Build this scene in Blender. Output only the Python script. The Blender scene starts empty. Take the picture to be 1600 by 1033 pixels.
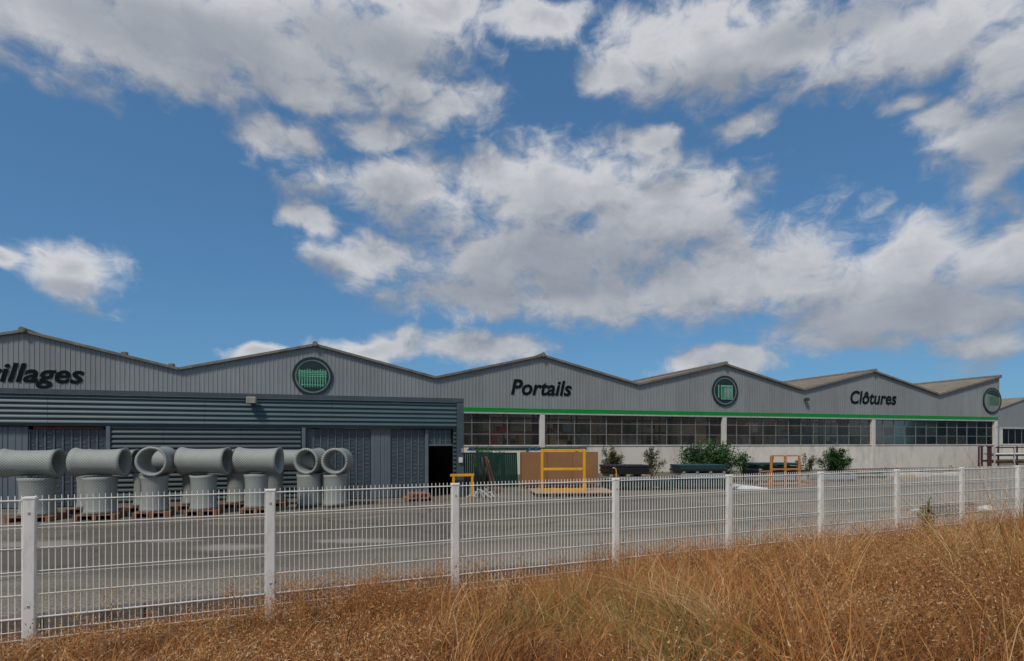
import bpy, bmesh, math, random
import numpy as np
from mathutils import Vector, Matrix, noise as mnoise
random.seed(7)
rng = np.random.default_rng(11)
R = math.radians
sc = bpy.context.scene
C = sc.collection

# ------------------------------------------------------------------ camera, sky, sun, exposure
CAMZ, F, CX, HY = 2.1, 900.0, 800.0, 691.0        # eye height; photo focal length, centre column and horizon row in pixels
cd = bpy.data.cameras.new('camera'); cam = bpy.data.objects.new('camera', cd); C.objects.link(cam)
cam.location = (0, 0, CAMZ); cam.rotation_euler = (R(90), 0, 0)
cd.sensor_width = 36; cd.lens = F / 1600 * 36; cd.shift_y = (HY - 516.5) / 1600
cd.clip_start = 0.05; cd.clip_end = 3000
sc.camera = cam
sc.view_settings.view_transform = 'Standard'; sc.view_settings.look = 'None'
sc.view_settings.gamma = 1; sc.view_settings.use_curve_mapping = False
sc.view_settings.exposure = 0.2
SUN_EL, SUN_AZ = R(52), R(-150)                    # azimuth measured from +Y towards +X: behind the camera, to the left
sd = bpy.data.lights.new('sun', 'SUN'); sun = bpy.data.objects.new('sun', sd); C.objects.link(sun)
sd.energy = 2.2; sd.angle = R(9); sd.color = (1, .91, .79)
sdir = Vector((math.sin(SUN_AZ) * math.cos(SUN_EL), math.cos(SUN_AZ) * math.cos(SUN_EL), math.sin(SUN_EL)))
sun.rotation_euler = sdir.to_track_quat('Z', 'Y').to_euler(); sun.location = (0, 0, 60)

def make_world():
    w = bpy.data.worlds.new('World'); sc.world = w; w.use_nodes = True
    nt = w.node_tree; nt.nodes.clear(); N = nt.nodes; L = nt.links
    # ---- cloud density as a group of the direction (azimuth, elevation)
    g = bpy.data.node_groups.new('cloud_density', 'ShaderNodeTree')
    g.interface.new_socket('P', in_out='INPUT', socket_type='NodeSocketVector')
    g.interface.new_socket('D', in_out='OUTPUT', socket_type='NodeSocketFloat')
    gi = g.nodes.new('NodeGroupInput'); go = g.nodes.new('NodeGroupOutput')
    def gm(op, a, b=None, c=None):
        n = g.nodes.new('ShaderNodeMath'); n.operation = op
        for i, v in enumerate((a, b, c)):
            if v is None: continue
            if isinstance(v, (int, float)): n.inputs[i].default_value = v
            else: g.links.new(v, n.inputs[i])
        return n.outputs[0]
    def gv(op, a, b=None, c=None, out=0):
        n = g.nodes.new('ShaderNodeVectorMath'); n.operation = op
        for i, v in enumerate((a, b, c)):
            if v is None: continue
            if isinstance(v, tuple): n.inputs[i].default_value = v
            else: g.links.new(v, n.inputs[i])
        return n.outputs[out]
    P = gi.outputs[0]
    def nz(vec, scale, det, rough):
        n = g.nodes.new('ShaderNodeTexNoise'); n.noise_dimensions = '2D'; g.links.new(vec, n.inputs['Vector'])
        n.inputs['Scale'].default_value = scale; n.inputs['Detail'].default_value = det; n.inputs['Roughness'].default_value = rough
        return n
    st = gv('MULTIPLY', P, (1, 1.45, 0))
    wn = nz(st, 5.5, 3, .5)
    wv = gv('MULTIPLY_ADD', wn.outputs['Color'], (.10, .075, 0), (-.05, -.0375, 0))
    Q = gv('ADD', P, wv)
    # clouds in this part of the sky: column, row, half width, half height (photo pixels), turned into directions
    blobs = [(110,25,230,105),(360,60,270,100),(580,70,170,75),(440,135,75,38),(260,100,150,40),(690,20,160,45),
             (700,150,85,36),(650,125,50,25),(450,225,75,34),(590,205,85,36),(840,25,90,40),(1130,95,185,75),(1060,60,150,60),(960,110,70,30),
             (1270,55,200,60),(1450,55,220,75),(1580,70,130,80),(1560,215,115,80),(1480,190,70,40),(1010,220,45,25),(1160,200,60,22),(1420,165,45,20),
             (640,300,150,60),(860,290,210,75),(1040,310,140,60),(860,390,260,80),(980,350,220,70),(560,400,85,40),(740,460,130,45),(900,460,190,50),
             (1120,440,190,75),(1230,420,120,75),(1380,480,230,80),(1430,390,130,60),(1560,400,140,75),(1510,470,170,75),(1330,540,120,30),(1520,530,110,26),(480,355,36,22),
             (125,425,82,44),(0,417,28,16),(60,405,18,12),
             (580,556,70,20),(700,545,110,30),(790,545,60,24),(1080,575,70,22),(1150,572,90,24),(400,552,60,12)]
    def px(x, y):
        az = math.atan((x - CX) / F); return az, math.atan((HY - y) / F * math.cos(az))
    f = None
    for (x, y, rx, ry) in blobs:
        c = px(x, y); e = px(x + rx, y); t = px(x, y - ry)
        ix, iy = 1 / max(abs(e[0] - c[0]), .004), 1 / max(abs(t[1] - c[1]), .004)
        ln = gv('LENGTH', gv('MULTIPLY_ADD', Q, (ix, iy, 0), (-c[0] * ix, -c[1] * iy, 0)), out=1)
        v = gm('SUBTRACT', 1.0, ln)
        f = v if f is None else gm('SMOOTH_MAX', f, v, .22)
    f = gm('MAXIMUM', f, -1.0)
    # the same broken cloud goes on over the rest of the sky
    lo = nz(gv('ADD', st, (3.1, 1.7, 0)), 2.3, 2, .5)
    far = gm('MULTIPLY_ADD', lo.outputs['Fac'], 5.0, -2.35)
    sx = g.nodes.new('ShaderNodeSeparateXYZ'); g.links.new(P, sx.inputs[0])
    m1 = gm('SMOOTHSTEP' if False else 'MULTIPLY_ADD', gm('ABSOLUTE', sx.outputs[0]), 8.0, -6.0)
    m2 = gm('MULTIPLY_ADD', sx.outputs[1], 8.0, -5.4)
    msk = gm('MINIMUM', gm('MAXIMUM', gm('MAXIMUM', m1, m2), 0.0), 1.0)
    far = gm('ADD', far, gm('MULTIPLY_ADD', msk, 4.0, -4.0))
    f = gm('MAXIMUM', f, far)
    g.links.new(f, go.inputs[0])
    gA = g
    g = bpy.data.node_groups.new('cloud_noise', 'ShaderNodeTree')
    g.interface.new_socket('P', in_out='INPUT', socket_type='NodeSocketVector'); g.interface.new_socket('D', in_out='OUTPUT', socket_type='NodeSocketFloat')
    gi = g.nodes.new('NodeGroupInput'); go = g.nodes.new('NodeGroupOutput')
    st = gv('MULTIPLY', gi.outputs[0], (1, 1.5, 0))
    w2 = nz(st, 14.0, 2, .5)
    st = gv('ADD', st, gv('MULTIPLY_ADD', w2.outputs['Color'], (.05, .05, 0), (-.025, -.025, 0)))
    n1 = nz(st, 12.5, 9, .6)
    g.links.new(gm('MULTIPLY_ADD', n1.outputs['Fac'], 2.0, -.9), go.inputs[0])
    gB = g
    # thicker, greyer bellies of the larger clouds
    g = bpy.data.node_groups.new('cloud_belly', 'ShaderNodeTree')
    g.interface.new_socket('P', in_out='INPUT', socket_type='NodeSocketVector'); g.interface.new_socket('D', in_out='OUTPUT', socket_type='NodeSocketFloat')
    gi = g.nodes.new('NodeGroupInput'); go = g.nodes.new('NodeGroupOutput'); f = None
    for (x, y, rx, ry) in ((900,415,300,75),(700,455,170,45),(270,50,330,95),(560,60,170,70),(1130,140,200,50),(1380,510,290,60),(1520,460,170,50),(1540,250,130,55),(1300,40,240,60),(600,330,110,30),(110,450,80,22)):
        c = px(x, y); e = px(x + rx, y); t = px(x, y - ry); ix, iy = 1/abs(e[0]-c[0]), 1/abs(t[1]-c[1])
        v = gm('SUBTRACT', 1.0, gv('LENGTH', gv('MULTIPLY_ADD', gi.outputs[0], (ix, iy, 0), (-c[0]*ix, -c[1]*iy, 0)), out=1))
        f = v if f is None else gm('SMOOTH_MAX', f, v, .3)
    g.links.new(gm('MAXIMUM', f, 0.0), go.inputs[0])
    gC = g
    # ---- main tree
    def m(op, a, b=None, c=None):
        n = N.new('ShaderNodeMath'); n.operation = op
        for i, v in enumerate((a, b, c)):
            if v is None: continue
            if isinstance(v, (int, float)): n.inputs[i].default_value = v
            else: L.new(v, n.inputs[i])
        return n.outputs[0]
    def mr(v, a, b, c=0, dd=1, t='SMOOTHSTEP'):
        n = N.new('ShaderNodeMapRange'); n.interpolation_type = t; L.new(v, n.inputs[0])
        for i, q in zip((1, 2, 3, 4), (a, b, c, dd)): n.inputs[i].default_value = q
        return n.outputs[0]
    def mix(fac, a, b, bt='MIX'):
        n = N.new('ShaderNodeMix'); n.data_type = 'RGBA'; n.blend_type = bt
        if isinstance(fac, (int, float)): n.inputs[0].default_value = fac
        else: L.new(fac, n.inputs[0])
        for s, v in ((n.inputs[6], a), (n.inputs[7], b)):
            if isinstance(v, tuple): s.default_value = (*v, 1)
            else: L.new(v, s)
        return n.outputs[2]
    tc = N.new('ShaderNodeTexCoord'); sep = N.new('ShaderNodeSeparateXYZ'); L.new(tc.outputs['Generated'], sep.inputs[0])
    az = m('ARCTAN2', sep.outputs[0], sep.outputs[1]); el = m('ARCSINE', sep.outputs[2])
    cb = N.new('ShaderNodeCombineXYZ'); L.new(az, cb.inputs[0]); L.new(el, cb.inputs[1])
    def dens(grp, off):
        a = N.new('ShaderNodeVectorMath'); a.operation = 'ADD'; L.new(cb.outputs[0], a.inputs[0]); a.inputs[1].default_value = off
        q = N.new('ShaderNodeGroup'); q.node_tree = grp; L.new(a.outputs[0], q.inputs[0]); return q.outputs[0]
    f0 = dens(gA, (0, 0, 0)); f1 = dens(gA, (-.02, .07, 0)); n0 = dens(gB, (0, 0, 0)); n1 = dens(gB, (-.010, .022, 0))
    d0 = m('ADD', f0, n0)
    cov = mr(d0, -.26, .68)
    macro = m('MULTIPLY', m('SUBTRACT', f0, f1), .75)
    rel = m('MULTIPLY_ADD', m('SUBTRACT', n0, n1), .8, macro)
    lit = mr(rel, -.8, 1.0)
    lit = m('MULTIPLY', lit, m('MULTIPLY_ADD', mr(d0, .35, 1.3), -.46, 1.0))
    lit = m('MULTIPLY', lit, m('MULTIPLY_ADD', mr(dens(gC, (0, 0, 0)), 0, .75), -.6, 1.0))
    sky = N.new('ShaderNodeTexSky'); sky.sky_type = 'NISHITA'; sky.sun_disc = False
    sky.sun_elevation = SUN_EL; sky.sun_rotation = SUN_AZ
    sky.air_density = 1.0; sky.dust_density = .35; sky.ozone_density = 1.6; sky.altitude = 100
    gam = N.new('ShaderNodeGamma'); L.new(sky.outputs[0], gam.inputs[0]); gam.inputs[1].default_value = .55
    hsv = N.new('ShaderNodeHueSaturation'); L.new(gam.outputs[0], hsv.inputs['Color'])
    hsv.inputs['Saturation'].default_value = 1.0; hsv.inputs['Value'].default_value = SKYV
    L.new(mix(1.0, hsv.outputs[0], SKYTINT, 'MULTIPLY'), (bgm := N.new('ShaderNodeMix')).inputs[6]); bgm.data_type = 'RGBA'
    L.new(mix(lit, CLOUD_LO, CLOUD_HI), bgm.inputs[7]); L.new(m('MULTIPLY', cov, .95), bgm.inputs[0])
    bg = N.new('ShaderNodeBackground'); bg.inputs[1].default_value = .1
    L.new(bgm.outputs[2], bg.inputs[0])
    out = N.new('ShaderNodeOutputWorld'); L.new(bg.outputs[0], out.inputs[0])
    w.cycles.sampling_method = 'MANUAL'; w.cycles.sample_map_resolution = 512
SKYV = 1.0; SKYTINT = (.56, 1.08, 1.62)
CLOUD_LO = (2.25, 2.5, 2.95); CLOUD_HI = (5.7, 5.75, 5.95)
make_world()

# ------------------------------------------------------------------ geometry of the place
AL = R(17.18)                      # turn of the warehouse front; its own frame: x along the front, y into the building
D0 = 35.8                          # metres from the camera to the plane of the warehouse front
SPAN = 14.2                        # one gable
ca, sa = math.cos(AL), math.sin(AL)
def fs(px, d=0.0):                 # metres along the front of a picture column, on the plane d metres before the front
    k = (px - CX) / F; t = (D0 - d) / (-k * sa + ca)
    return t * (k * ca + sa) - S0
S0 = 0.0; S0 = fs(38)
def fz(px, py, d=0.0):
    k = (px - CX) / F; t = (D0 - d) / (-k * sa + ca); return CAMZ + t * (HY - py) / F
ORG = Vector((S0 * ca - D0 * sa, S0 * sa + D0 * ca, 0))
def gp(px, py, z=0.0):             # point of the level ground seen at a pixel
    t = (CAMZ - z) * F / (py - HY); return Vector(((px - CX) / F * t, t, z))
def W(s, y, z=0.0):                # building frame to world
    return Vector((ORG.x + s * ca - y * sa, ORG.y + s * sa + y * ca, z))
# fence line
FZ0 = 6.2; FAL = math.atan(900 / 1957); fu = Vector((math.cos(FAL), math.sin(FAL), 0)); fn = Vector((math.sin(FAL), -math.cos(FAL), 0))
FP0 = Vector(((45 - CX) / F * FZ0, FZ0, 0)); FBASE = -.1
def fence_s(px):
    k = (px - CX) / F                       # k*(P0y+s*uy) = P0x+s*ux
    return (k * FP0.y - FP0.x) / (fu.x - k * fu.y)
def wdist(x, y): return (x - FP0.x) * fn.x + (y - FP0.y) * fn.y     # metres on the camera's side of the fence
def vnoise(x, y, sc_, seed=0.0):
    return mnoise.noise((x * sc_ + seed, y * sc_ - seed * .7, seed))
def bank_z(x, y):
    w = wdist(x, y); t = min(max((w + .25) / 5.2, 0), 1); t = t * t * (3 - 2 * t)
    return FBASE - .01 + .42 * t + .05 * vnoise(x, y, .9, 3.1) * min(1, max(0, w * .8 + .1))

# ------------------------------------------------------------------ materials
MATS = {}
def mat(name, col, rough=.7, metal=0.0, var=.18, scale=3.0, bump=0.0, bscale=40.0, col2=None, spec=.4, stretch=(1, 1, 1), dirt=None, trans=0.0, coord='Object'):
    if name in MATS: return MATS[name]
    m = bpy.data.materials.new(name); m.use_nodes = True; MATS[name] = m
    nt = m.node_tree; b = nt.nodes['Principled BSDF']; L = nt.links
    b.inputs['Roughness'].default_value = rough; b.inputs['Metallic'].default_value = metal; b.inputs['Specular IOR Level'].default_value = spec
    tc = nt.nodes.new('ShaderNodeTexCoord'); mp = nt.nodes.new('ShaderNodeMapping'); L.new(tc.outputs[coord], mp.inputs[0]); mp.inputs['Scale'].default_value = stretch
    n = nt.nodes.new('ShaderNodeTexNoise'); L.new(mp.outputs[0], n.inputs[0]); n.inputs['Scale'].default_value = scale; n.inputs['Detail'].default_value = 7; n.inputs['Roughness'].default_value = .62
    r = nt.nodes.new('ShaderNodeValToRGB'); L.new(n.outputs[0], r.inputs[0])
    c1 = tuple(max(0, c * (1 - var)) for c in col); c2 = col2 or tuple(min(1, c * (1 + var)) for c in col)
    r.color_ramp.elements[0].color = (*c1, 1); r.color_ramp.elements[0].position = .3
    r.color_ramp.elements[1].color = (*c2, 1); r.color_ramp.elements[1].position = .7
    o = r.outputs[0]
    info = nt.nodes.new('ShaderNodeObjectInfo')
    hs = nt.nodes.new('ShaderNodeHueSaturation'); L.new(o, hs.inputs['Color'])
    mr = nt.nodes.new('ShaderNodeMapRange'); L.new(info.outputs['Random'], mr.inputs[0]); mr.inputs[3].default_value = .93; mr.inputs[4].default_value = 1.07
    L.new(mr.outputs[0], hs.inputs['Value']); o = hs.outputs[0]
    if dirt:
        dc, ds, dst = dirt
        mp2 = nt.nodes.new('ShaderNodeMapping'); L.new(tc.outputs['Object'], mp2.inputs[0]); mp2.inputs['Scale'].default_value = dst
        n2 = nt.nodes.new('ShaderNodeTexNoise'); L.new(mp2.outputs[0], n2.inputs[0]); n2.inputs['Scale'].default_value = ds; n2.inputs['Detail'].default_value = 8; n2.inputs['Roughness'].default_value = .7
        q = nt.nodes.new('ShaderNodeMapRange'); L.new(n2.outputs[0], q.inputs[0]); q.inputs[1].default_value = .5; q.inputs[2].default_value = .78; q.inputs[4].default_value = .85
        mx = nt.nodes.new('ShaderNodeMix'); mx.data_type = 'RGBA'; L.new(q.outputs[0], mx.inputs[0]); L.new(o, mx.inputs[6]); mx.inputs[7].default_value = (*dc, 1); o = mx.outputs[2]
    L.new(o, b.inputs['Base Color'])
    if bump:
        bn = nt.nodes.new('ShaderNodeTexNoise'); L.new(mp.outputs[0], bn.inputs[0]); bn.inputs['Scale'].default_value = bscale; bn.inputs['Detail'].default_value = 4
        bp = nt.nodes.new('ShaderNodeBump'); L.new(bn.outputs[0], bp.inputs['Height']); bp.inputs['Strength'].default_value = bump; bp.inputs['Distance'].default_value = .02
        L.new(bp.outputs[0], b.inputs['Normal'])
    if trans: b.inputs['Subsurface Weight'].default_value = 0
    return m
M_clad = mat('grey_cladding', (.235, .256, .264), .45, .0, .06, .6, dirt=((.18, .18, .185), 1.1, (2.5, 2.5, .25)))
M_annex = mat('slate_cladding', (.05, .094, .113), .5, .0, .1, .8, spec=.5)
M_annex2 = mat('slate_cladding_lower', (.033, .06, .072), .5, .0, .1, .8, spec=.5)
M_trim = mat('slate_trim', (.06, .085, .1), .4)
M_door = mat('door_panel_paint', (.052, .074, .09), .35, 0, .12, 2.2, dirt=((.075, .098, .115), 4, (1, 1, .5)))
M_doorr = mat('door_rail_paint', (.085, .112, .13), .5)
M_doorp = mat('door_plain_paint', (.125, .158, .185), .5, 0, .08, 1.2)
M_doorbar = mat('door_bar_paint', (.115, .145, .168), .5)
M_green = mat('green_paint', (.0, .24, .03), .45, 0, .08, 1)
M_greytrim = mat('pale_grey_trim', (.42, .42, .42), .5)
M_wall = mat('off_white_render', (.66, .62, .56), .85, 0, .08, .8, .25, 30, dirt=((.3, .27, .23), .9, (1.6, 1.6, .45)))
M_pillar = mat('pale_concrete', (.6, .58, .54), .8, 0, .1, 1.2, .2, 30)
M_roof = mat('fibre_cement_roof', (.2, .17, .13), .9, 0, .22, .5, .3, 12, dirt=((.26, .235, .2), 1.2, (1, 1, 1)))
M_rake = mat('lichen_rake', (.185, .17, .145), .9, 0, .3, 2.5)
M_bar = mat('window_bar', (.22, .225, .22), .5)
M_dark = mat('dark_interior', (.05, .05, .05), .9)
M_inwall = mat('interior_wall', (.5, .42, .33), .9)
M_letter = mat('dark_green_letters', (.006, .012, .014), .9, spec=.1)
M_signdark = mat('sign_dark_green', (.01, .03, .03), .4)
M_signmint = mat('sign_mint', (.14, .42, .28), .5)
M_signgreen = mat('sign_green', (.015, .085, .055), .5)
M_signgrey = mat('sign_grey_green', (.2, .22, .22), .5)
M_signleaf = mat('sign_bright_green', (.05, .22, .11), .5)
M_post = mat('white_fence_post', (.74, .735, .70), .5, 0, .05, 3, dirt=((.4, .36, .29), 2.6, (4, 4, .8)))
M_wire = mat('white_fence_wire', (.84, .83, .79), .5, 0, .08, 3)
M_yellow = mat('yellow_paint', (.75, .36, .01), .45, 0, .1, 3, dirt=((.4, .2, .05), 4, (1, 1, 1)))
M_orange = mat('orange_rack_paint', (.5, .21, .05), .6, 0, .2, 4, dirt=((.28, .12, .05), 3, (1, 1, 1)))
M_board = mat('brown_board', (.27, .135, .06), .75, 0, .1, 1.2)
M_wood = mat('pallet_wood', (.36, .25, .14), .85, 0, .25, 6, stretch=(1, 6, 6))
M_redwood = mat('red_pallet_wood', (.22, .095, .045), .85, 0, .25, 6)
M_red = mat('red_paint', (.5, .02, .025), .4)
M_darkred = mat('dark_red_steel', (.06, .02, .02), .6)
M_rust = mat('rusty_steel', (.17, .075, .045), .85, 0, .3, 6)
M_black = mat('black_film', (.012, .013, .016), .4)
M_dgreen = mat('dark_green_steel', (.008, .04, .03), .5, 0, .2, 3)
M_teal = mat('teal_steel', (.014, .05, .052), .5, 0, .2, 3)
M_blue = mat('blue_strap', (.03, .1, .24), .5)
M_galv = mat('galvanised_steel', (.33, .37, .39), .45, .3, .15, 4)
M_whitem = mat('white_metal', (.68, .7, .7), .45)
M_pinkish = mat('faded_red_plastic', (.4, .12, .1), .6)
M_glazed = mat('pale_green_sheet', (.3, .4, .36), .5)
M_slab = mat('pale_concrete_slab', (.5, .47, .42), .9, 0, .15, 5, .3, 30)
M_white = mat('white_sack', (.7, .64, .58), .8, 0, .1, 5)
M_box = mat('cardboard', (.32, .2, .11), .8)
M_cream = mat('cream_box', (.75, .68, .5), .7)
M_soil = mat('dry_soil', (.12, .07, .04), .95, 0, .35, 5, .8, 25, dirt=((.28, .2, .13), 3, (1, 1, 1)))
M_kerb = mat('kerb_concrete', (.2, .175, .15), .9, 0, .2, 4, .4, 30)
M_lamp = mat('lamp_grey', (.3, .29, .26), .5)
M_stem = mat('plant_stem', (.1, .075, .04), .9)

def yard_mat():
    m = bpy.data.materials.new('asphalt'); m.use_nodes = True; nt = m.node_tree; b = nt.nodes['Principled BSDF']; L = nt.links
    b.inputs['Roughness'].default_value = .88; b.inputs['Specular IOR Level'].default_value = .25
    tc = nt.nodes.new('ShaderNodeTexCoord'); V = tc.outputs['Object']
    def noise_(scale, det=8, rough=.6, vec=V):
        n = nt.nodes.new('ShaderNodeTexNoise'); L.new(vec, n.inputs[0]); n.inputs['Scale'].default_value = scale; n.inputs['Detail'].default_value = det; n.inputs['Roughness'].default_value = rough; return n.outputs[0]
    def mrange(v, a, b_, c=0, d=1):
        n = nt.nodes.new('ShaderNodeMapRange'); n.interpolation_type = 'SMOOTHSTEP'; L.new(v, n.inputs[0])
        for i, q in zip((1, 2, 3, 4), (a, b_, c, d)): n.inputs[i].default_value = q
        return n.outputs[0]
    def mix(f, a, b_):
        n = nt.nodes.new('ShaderNodeMix'); n.data_type = 'RGBA'; L.new(f, n.inputs[0])
        for s, v in ((n.inputs[6], a), (n.inputs[7], b_)):
            if isinstance(v, tuple): s.default_value = (*v, 1)
            else: L.new(v, s)
        return n.outputs[2]
    c = mix(mrange(noise_(.35), .35, .65), (.122, .107, .078), (.17, .153, .115))
    c = mix(mrange(noise_(38, 3), .4, .75, 0, .5), c, (.25, .235, .2))
    mp = nt.nodes.new('ShaderNodeMapping'); L.new(V, mp.inputs[0]); mp.inputs['Rotation'].default_value = (0, 0, -AL); mp.inputs['Scale'].default_value = (.35, 1.1, 1)
    c = mix(mrange(noise_(.8, 6, .65, mp.outputs[0]), .56, .68, 0, .6), c, (.24, .22, .185))      # dusty pale streaks along the traffic
    c = mix(mrange(noise_(1.7, 6, .7), .63, .7, 0, .55), c, (.07, .065, .055))
    mp3 = nt.nodes.new('ShaderNodeMapping'); L.new(V, mp3.inputs[0]); mp3.inputs['Rotation'].default_value = (0, 0, -AL - .05); mp3.inputs['Scale'].default_value = (.05, 1.6, 1)
    c = mix(mrange(noise_(1.0, 4, .6, mp3.outputs[0]),   .52, .60, 0, .6), c, (.084, .079, .066))     # tyre tracks
    wn_ = nt.nodes.new('ShaderNodeTexNoise'); L.new(V, wn_.inputs[0]); wn_.inputs['Scale'].default_value = .6; wn_.inputs['Detail'].default_value = 5
    sc3 = nt.nodes.new('ShaderNodeVectorMath'); sc3.operation = 'MULTIPLY_ADD'; L.new(wn_.outputs['Color'], sc3.inputs[0]); sc3.inputs[1].default_value = (2, 2, 0); L.new(V, sc3.inputs[2])
    vo = nt.nodes.new('ShaderNodeTexVoronoi'); vo.feature = 'DISTANCE_TO_EDGE'; L.new(sc3.outputs[0], vo.inputs[0]); vo.inputs['Scale'].default_value = .22
    c = mix(mrange(vo.outputs['Distance'], .0, .016, .85, 0), c, (.06, .055, .045))
    vp = nt.nodes.new('ShaderNodeTexVoronoi'); L.new(sc3.outputs[0], vp.inputs[0]); vp.inputs['Scale'].default_value = .16
    sp_ = nt.nodes.new('ShaderNodeSeparateColor'); L.new(vp.outputs['Color'], sp_.inputs[0])
    c = mix(mrange(sp_.outputs[0],   .70, .72, 0, .55), c, (.09, .083, .072))                              # darker repair patches
    # worn pale gravel towards the fence
    dp = nt.nodes.new('ShaderNodeVectorMath'); dp.operation = 'DOT_PRODUCT'; L.new(V, dp.inputs[0]); dp.inputs[1].default_value = fn
    ad = nt.nodes.new('ShaderNodeMath'); ad.operation = 'MULTIPLY_ADD'; L.new(noise_(.9, 5), ad.inputs[0]); ad.inputs[1].default_value = 3.0; L.new(dp.outputs['Value'], ad.inputs[2])
    k = FP0.dot(fn)
    c = mix(mrange(ad.outputs[0], k - 4.5 + 1.5, k + 1.2, 0, .95), c, mix(mrange(noise_(22, 4), .38, .62), (.12, .1, .08), (.33, .295, .24)))
    # two pale patches of dried slurry
    for (px, py, rx, ry) in ((358, 855, 1.0, .55), (60, 850, 1.6, .7), (560, 845, 1.5, .4), (250, 845, 1.1, .3)):
        p = gp(px, py)
        sv = nt.nodes.new('ShaderNodeVectorMath'); sv.operation = 'MULTIPLY_ADD'; L.new(V, sv.inputs[0]); sv.inputs[1].default_value = (1 / rx, 1 / ry, 0); sv.inputs[2].default_value = (-p.x / rx, -p.y / ry, 0)
        ln = nt.nodes.new('ShaderNodeVectorMath'); ln.operation = 'LENGTH'; L.new(sv.outputs[0], ln.inputs[0])
        q = nt.nodes.new('ShaderNodeMath'); q.operation = 'MULTIPLY_ADD'; L.new(noise_(2.5, 6), q.inputs[0]); q.inputs[1].default_value = 1.3; L.new(ln.outputs['Value'], q.inputs[2])
        c = mix(mrange(q.outputs[0], 1.0, 1.6, .7, 0), c, (.32, .3, .265))
    L.new(c, b.inputs['Base Color'])
    bp = nt.nodes.new('ShaderNodeBump'); L.new(noise_(45, 4), bp.inputs['Height']); bp.inputs['Strength'].default_value = .5; bp.inputs['Distance'].default_value = .02; L.new(bp.outputs[0], b.inputs['Normal'])
    return m
M_yard = yard_mat()

def glass_mat(tr=(.9, .9, .88), dust=.0):
    m = bpy.data.materials.new('window_glass'); m.use_nodes = True; nt = m.node_tree; nt.nodes.clear(); L = nt.links
    o = nt.nodes.new('ShaderNodeOutputMaterial'); mx = nt.nodes.new('ShaderNodeMixShader'); t = nt.nodes.new('ShaderNodeBsdfTransparent'); gl = nt.nodes.new('ShaderNodeBsdfGlossy')
    t.inputs[0].default_value = (*tr, 1); gl.inputs['Roughness'].default_value = .06; gl.inputs[0].default_value = (.8, .85, .85, 1)
    fr = nt.nodes.new('ShaderNodeFresnel'); fr.inputs[0].default_value = 1.28
    L.new(fr.outputs[0], mx.inputs[0]); L.new(t.outputs[0], mx.inputs[1]); L.new(gl.outputs[0], mx.inputs[2])
    df = nt.nodes.new('ShaderNodeBsdfDiffuse'); df.inputs[0].default_value = (.3, .28, .25, 1); m2 = nt.nodes.new('ShaderNodeMixShader')
    tc = nt.nodes.new('ShaderNodeTexCoord'); nn = nt.nodes.new('ShaderNodeTexNoise'); L.new(tc.outputs['Object'], nn.inputs[0]); nn.inputs['Scale'].default_value = 1.7; nn.inputs['Detail'].default_value = 6
    mu = nt.nodes.new('ShaderNodeMath'); mu.operation = 'MULTIPLY'; L.new(nn.outputs[0], mu.inputs[0]); mu.inputs[1].default_value = dust*2; L.new(mu.outputs[0], m2.inputs[0])
    L.new(mx.outputs[0], m2.inputs[1]); L.new(df.outputs[0], m2.inputs[2]); L.new(m2.outputs[0], o.inputs[0])
    return m
M_glass = glass_mat()
M_glasses = [M_glass, glass_mat((.8, .8, .78), .08), glass_mat((.55, .58, .57), .05), glass_mat((.95, .95, .94), .02)]
def added_skylight_mat():
    m = bpy.data.materials.new('translucent_sheet'); m.use_nodes = True; nt = m.node_tree; nt.nodes.clear(); L = nt.links
    o = nt.nodes.new('ShaderNodeOutputMaterial'); mx = nt.nodes.new('ShaderNodeMixShader'); t = nt.nodes.new('ShaderNodeBsdfTransparent'); d = nt.nodes.new('ShaderNodeBsdfTranslucent')
    t.inputs[0].default_value = (.8, .78, .7, 1); d.inputs[0].default_value = (.7, .68, .6, 1); mx.inputs[0].default_value = .5
    L.new(t.outputs[0], mx.inputs[1]); L.new(d.outputs[0], mx.inputs[2]); L.new(mx.outputs[0], o.inputs[0]); return m
M_added_skyl = added_skylight_mat()

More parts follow.
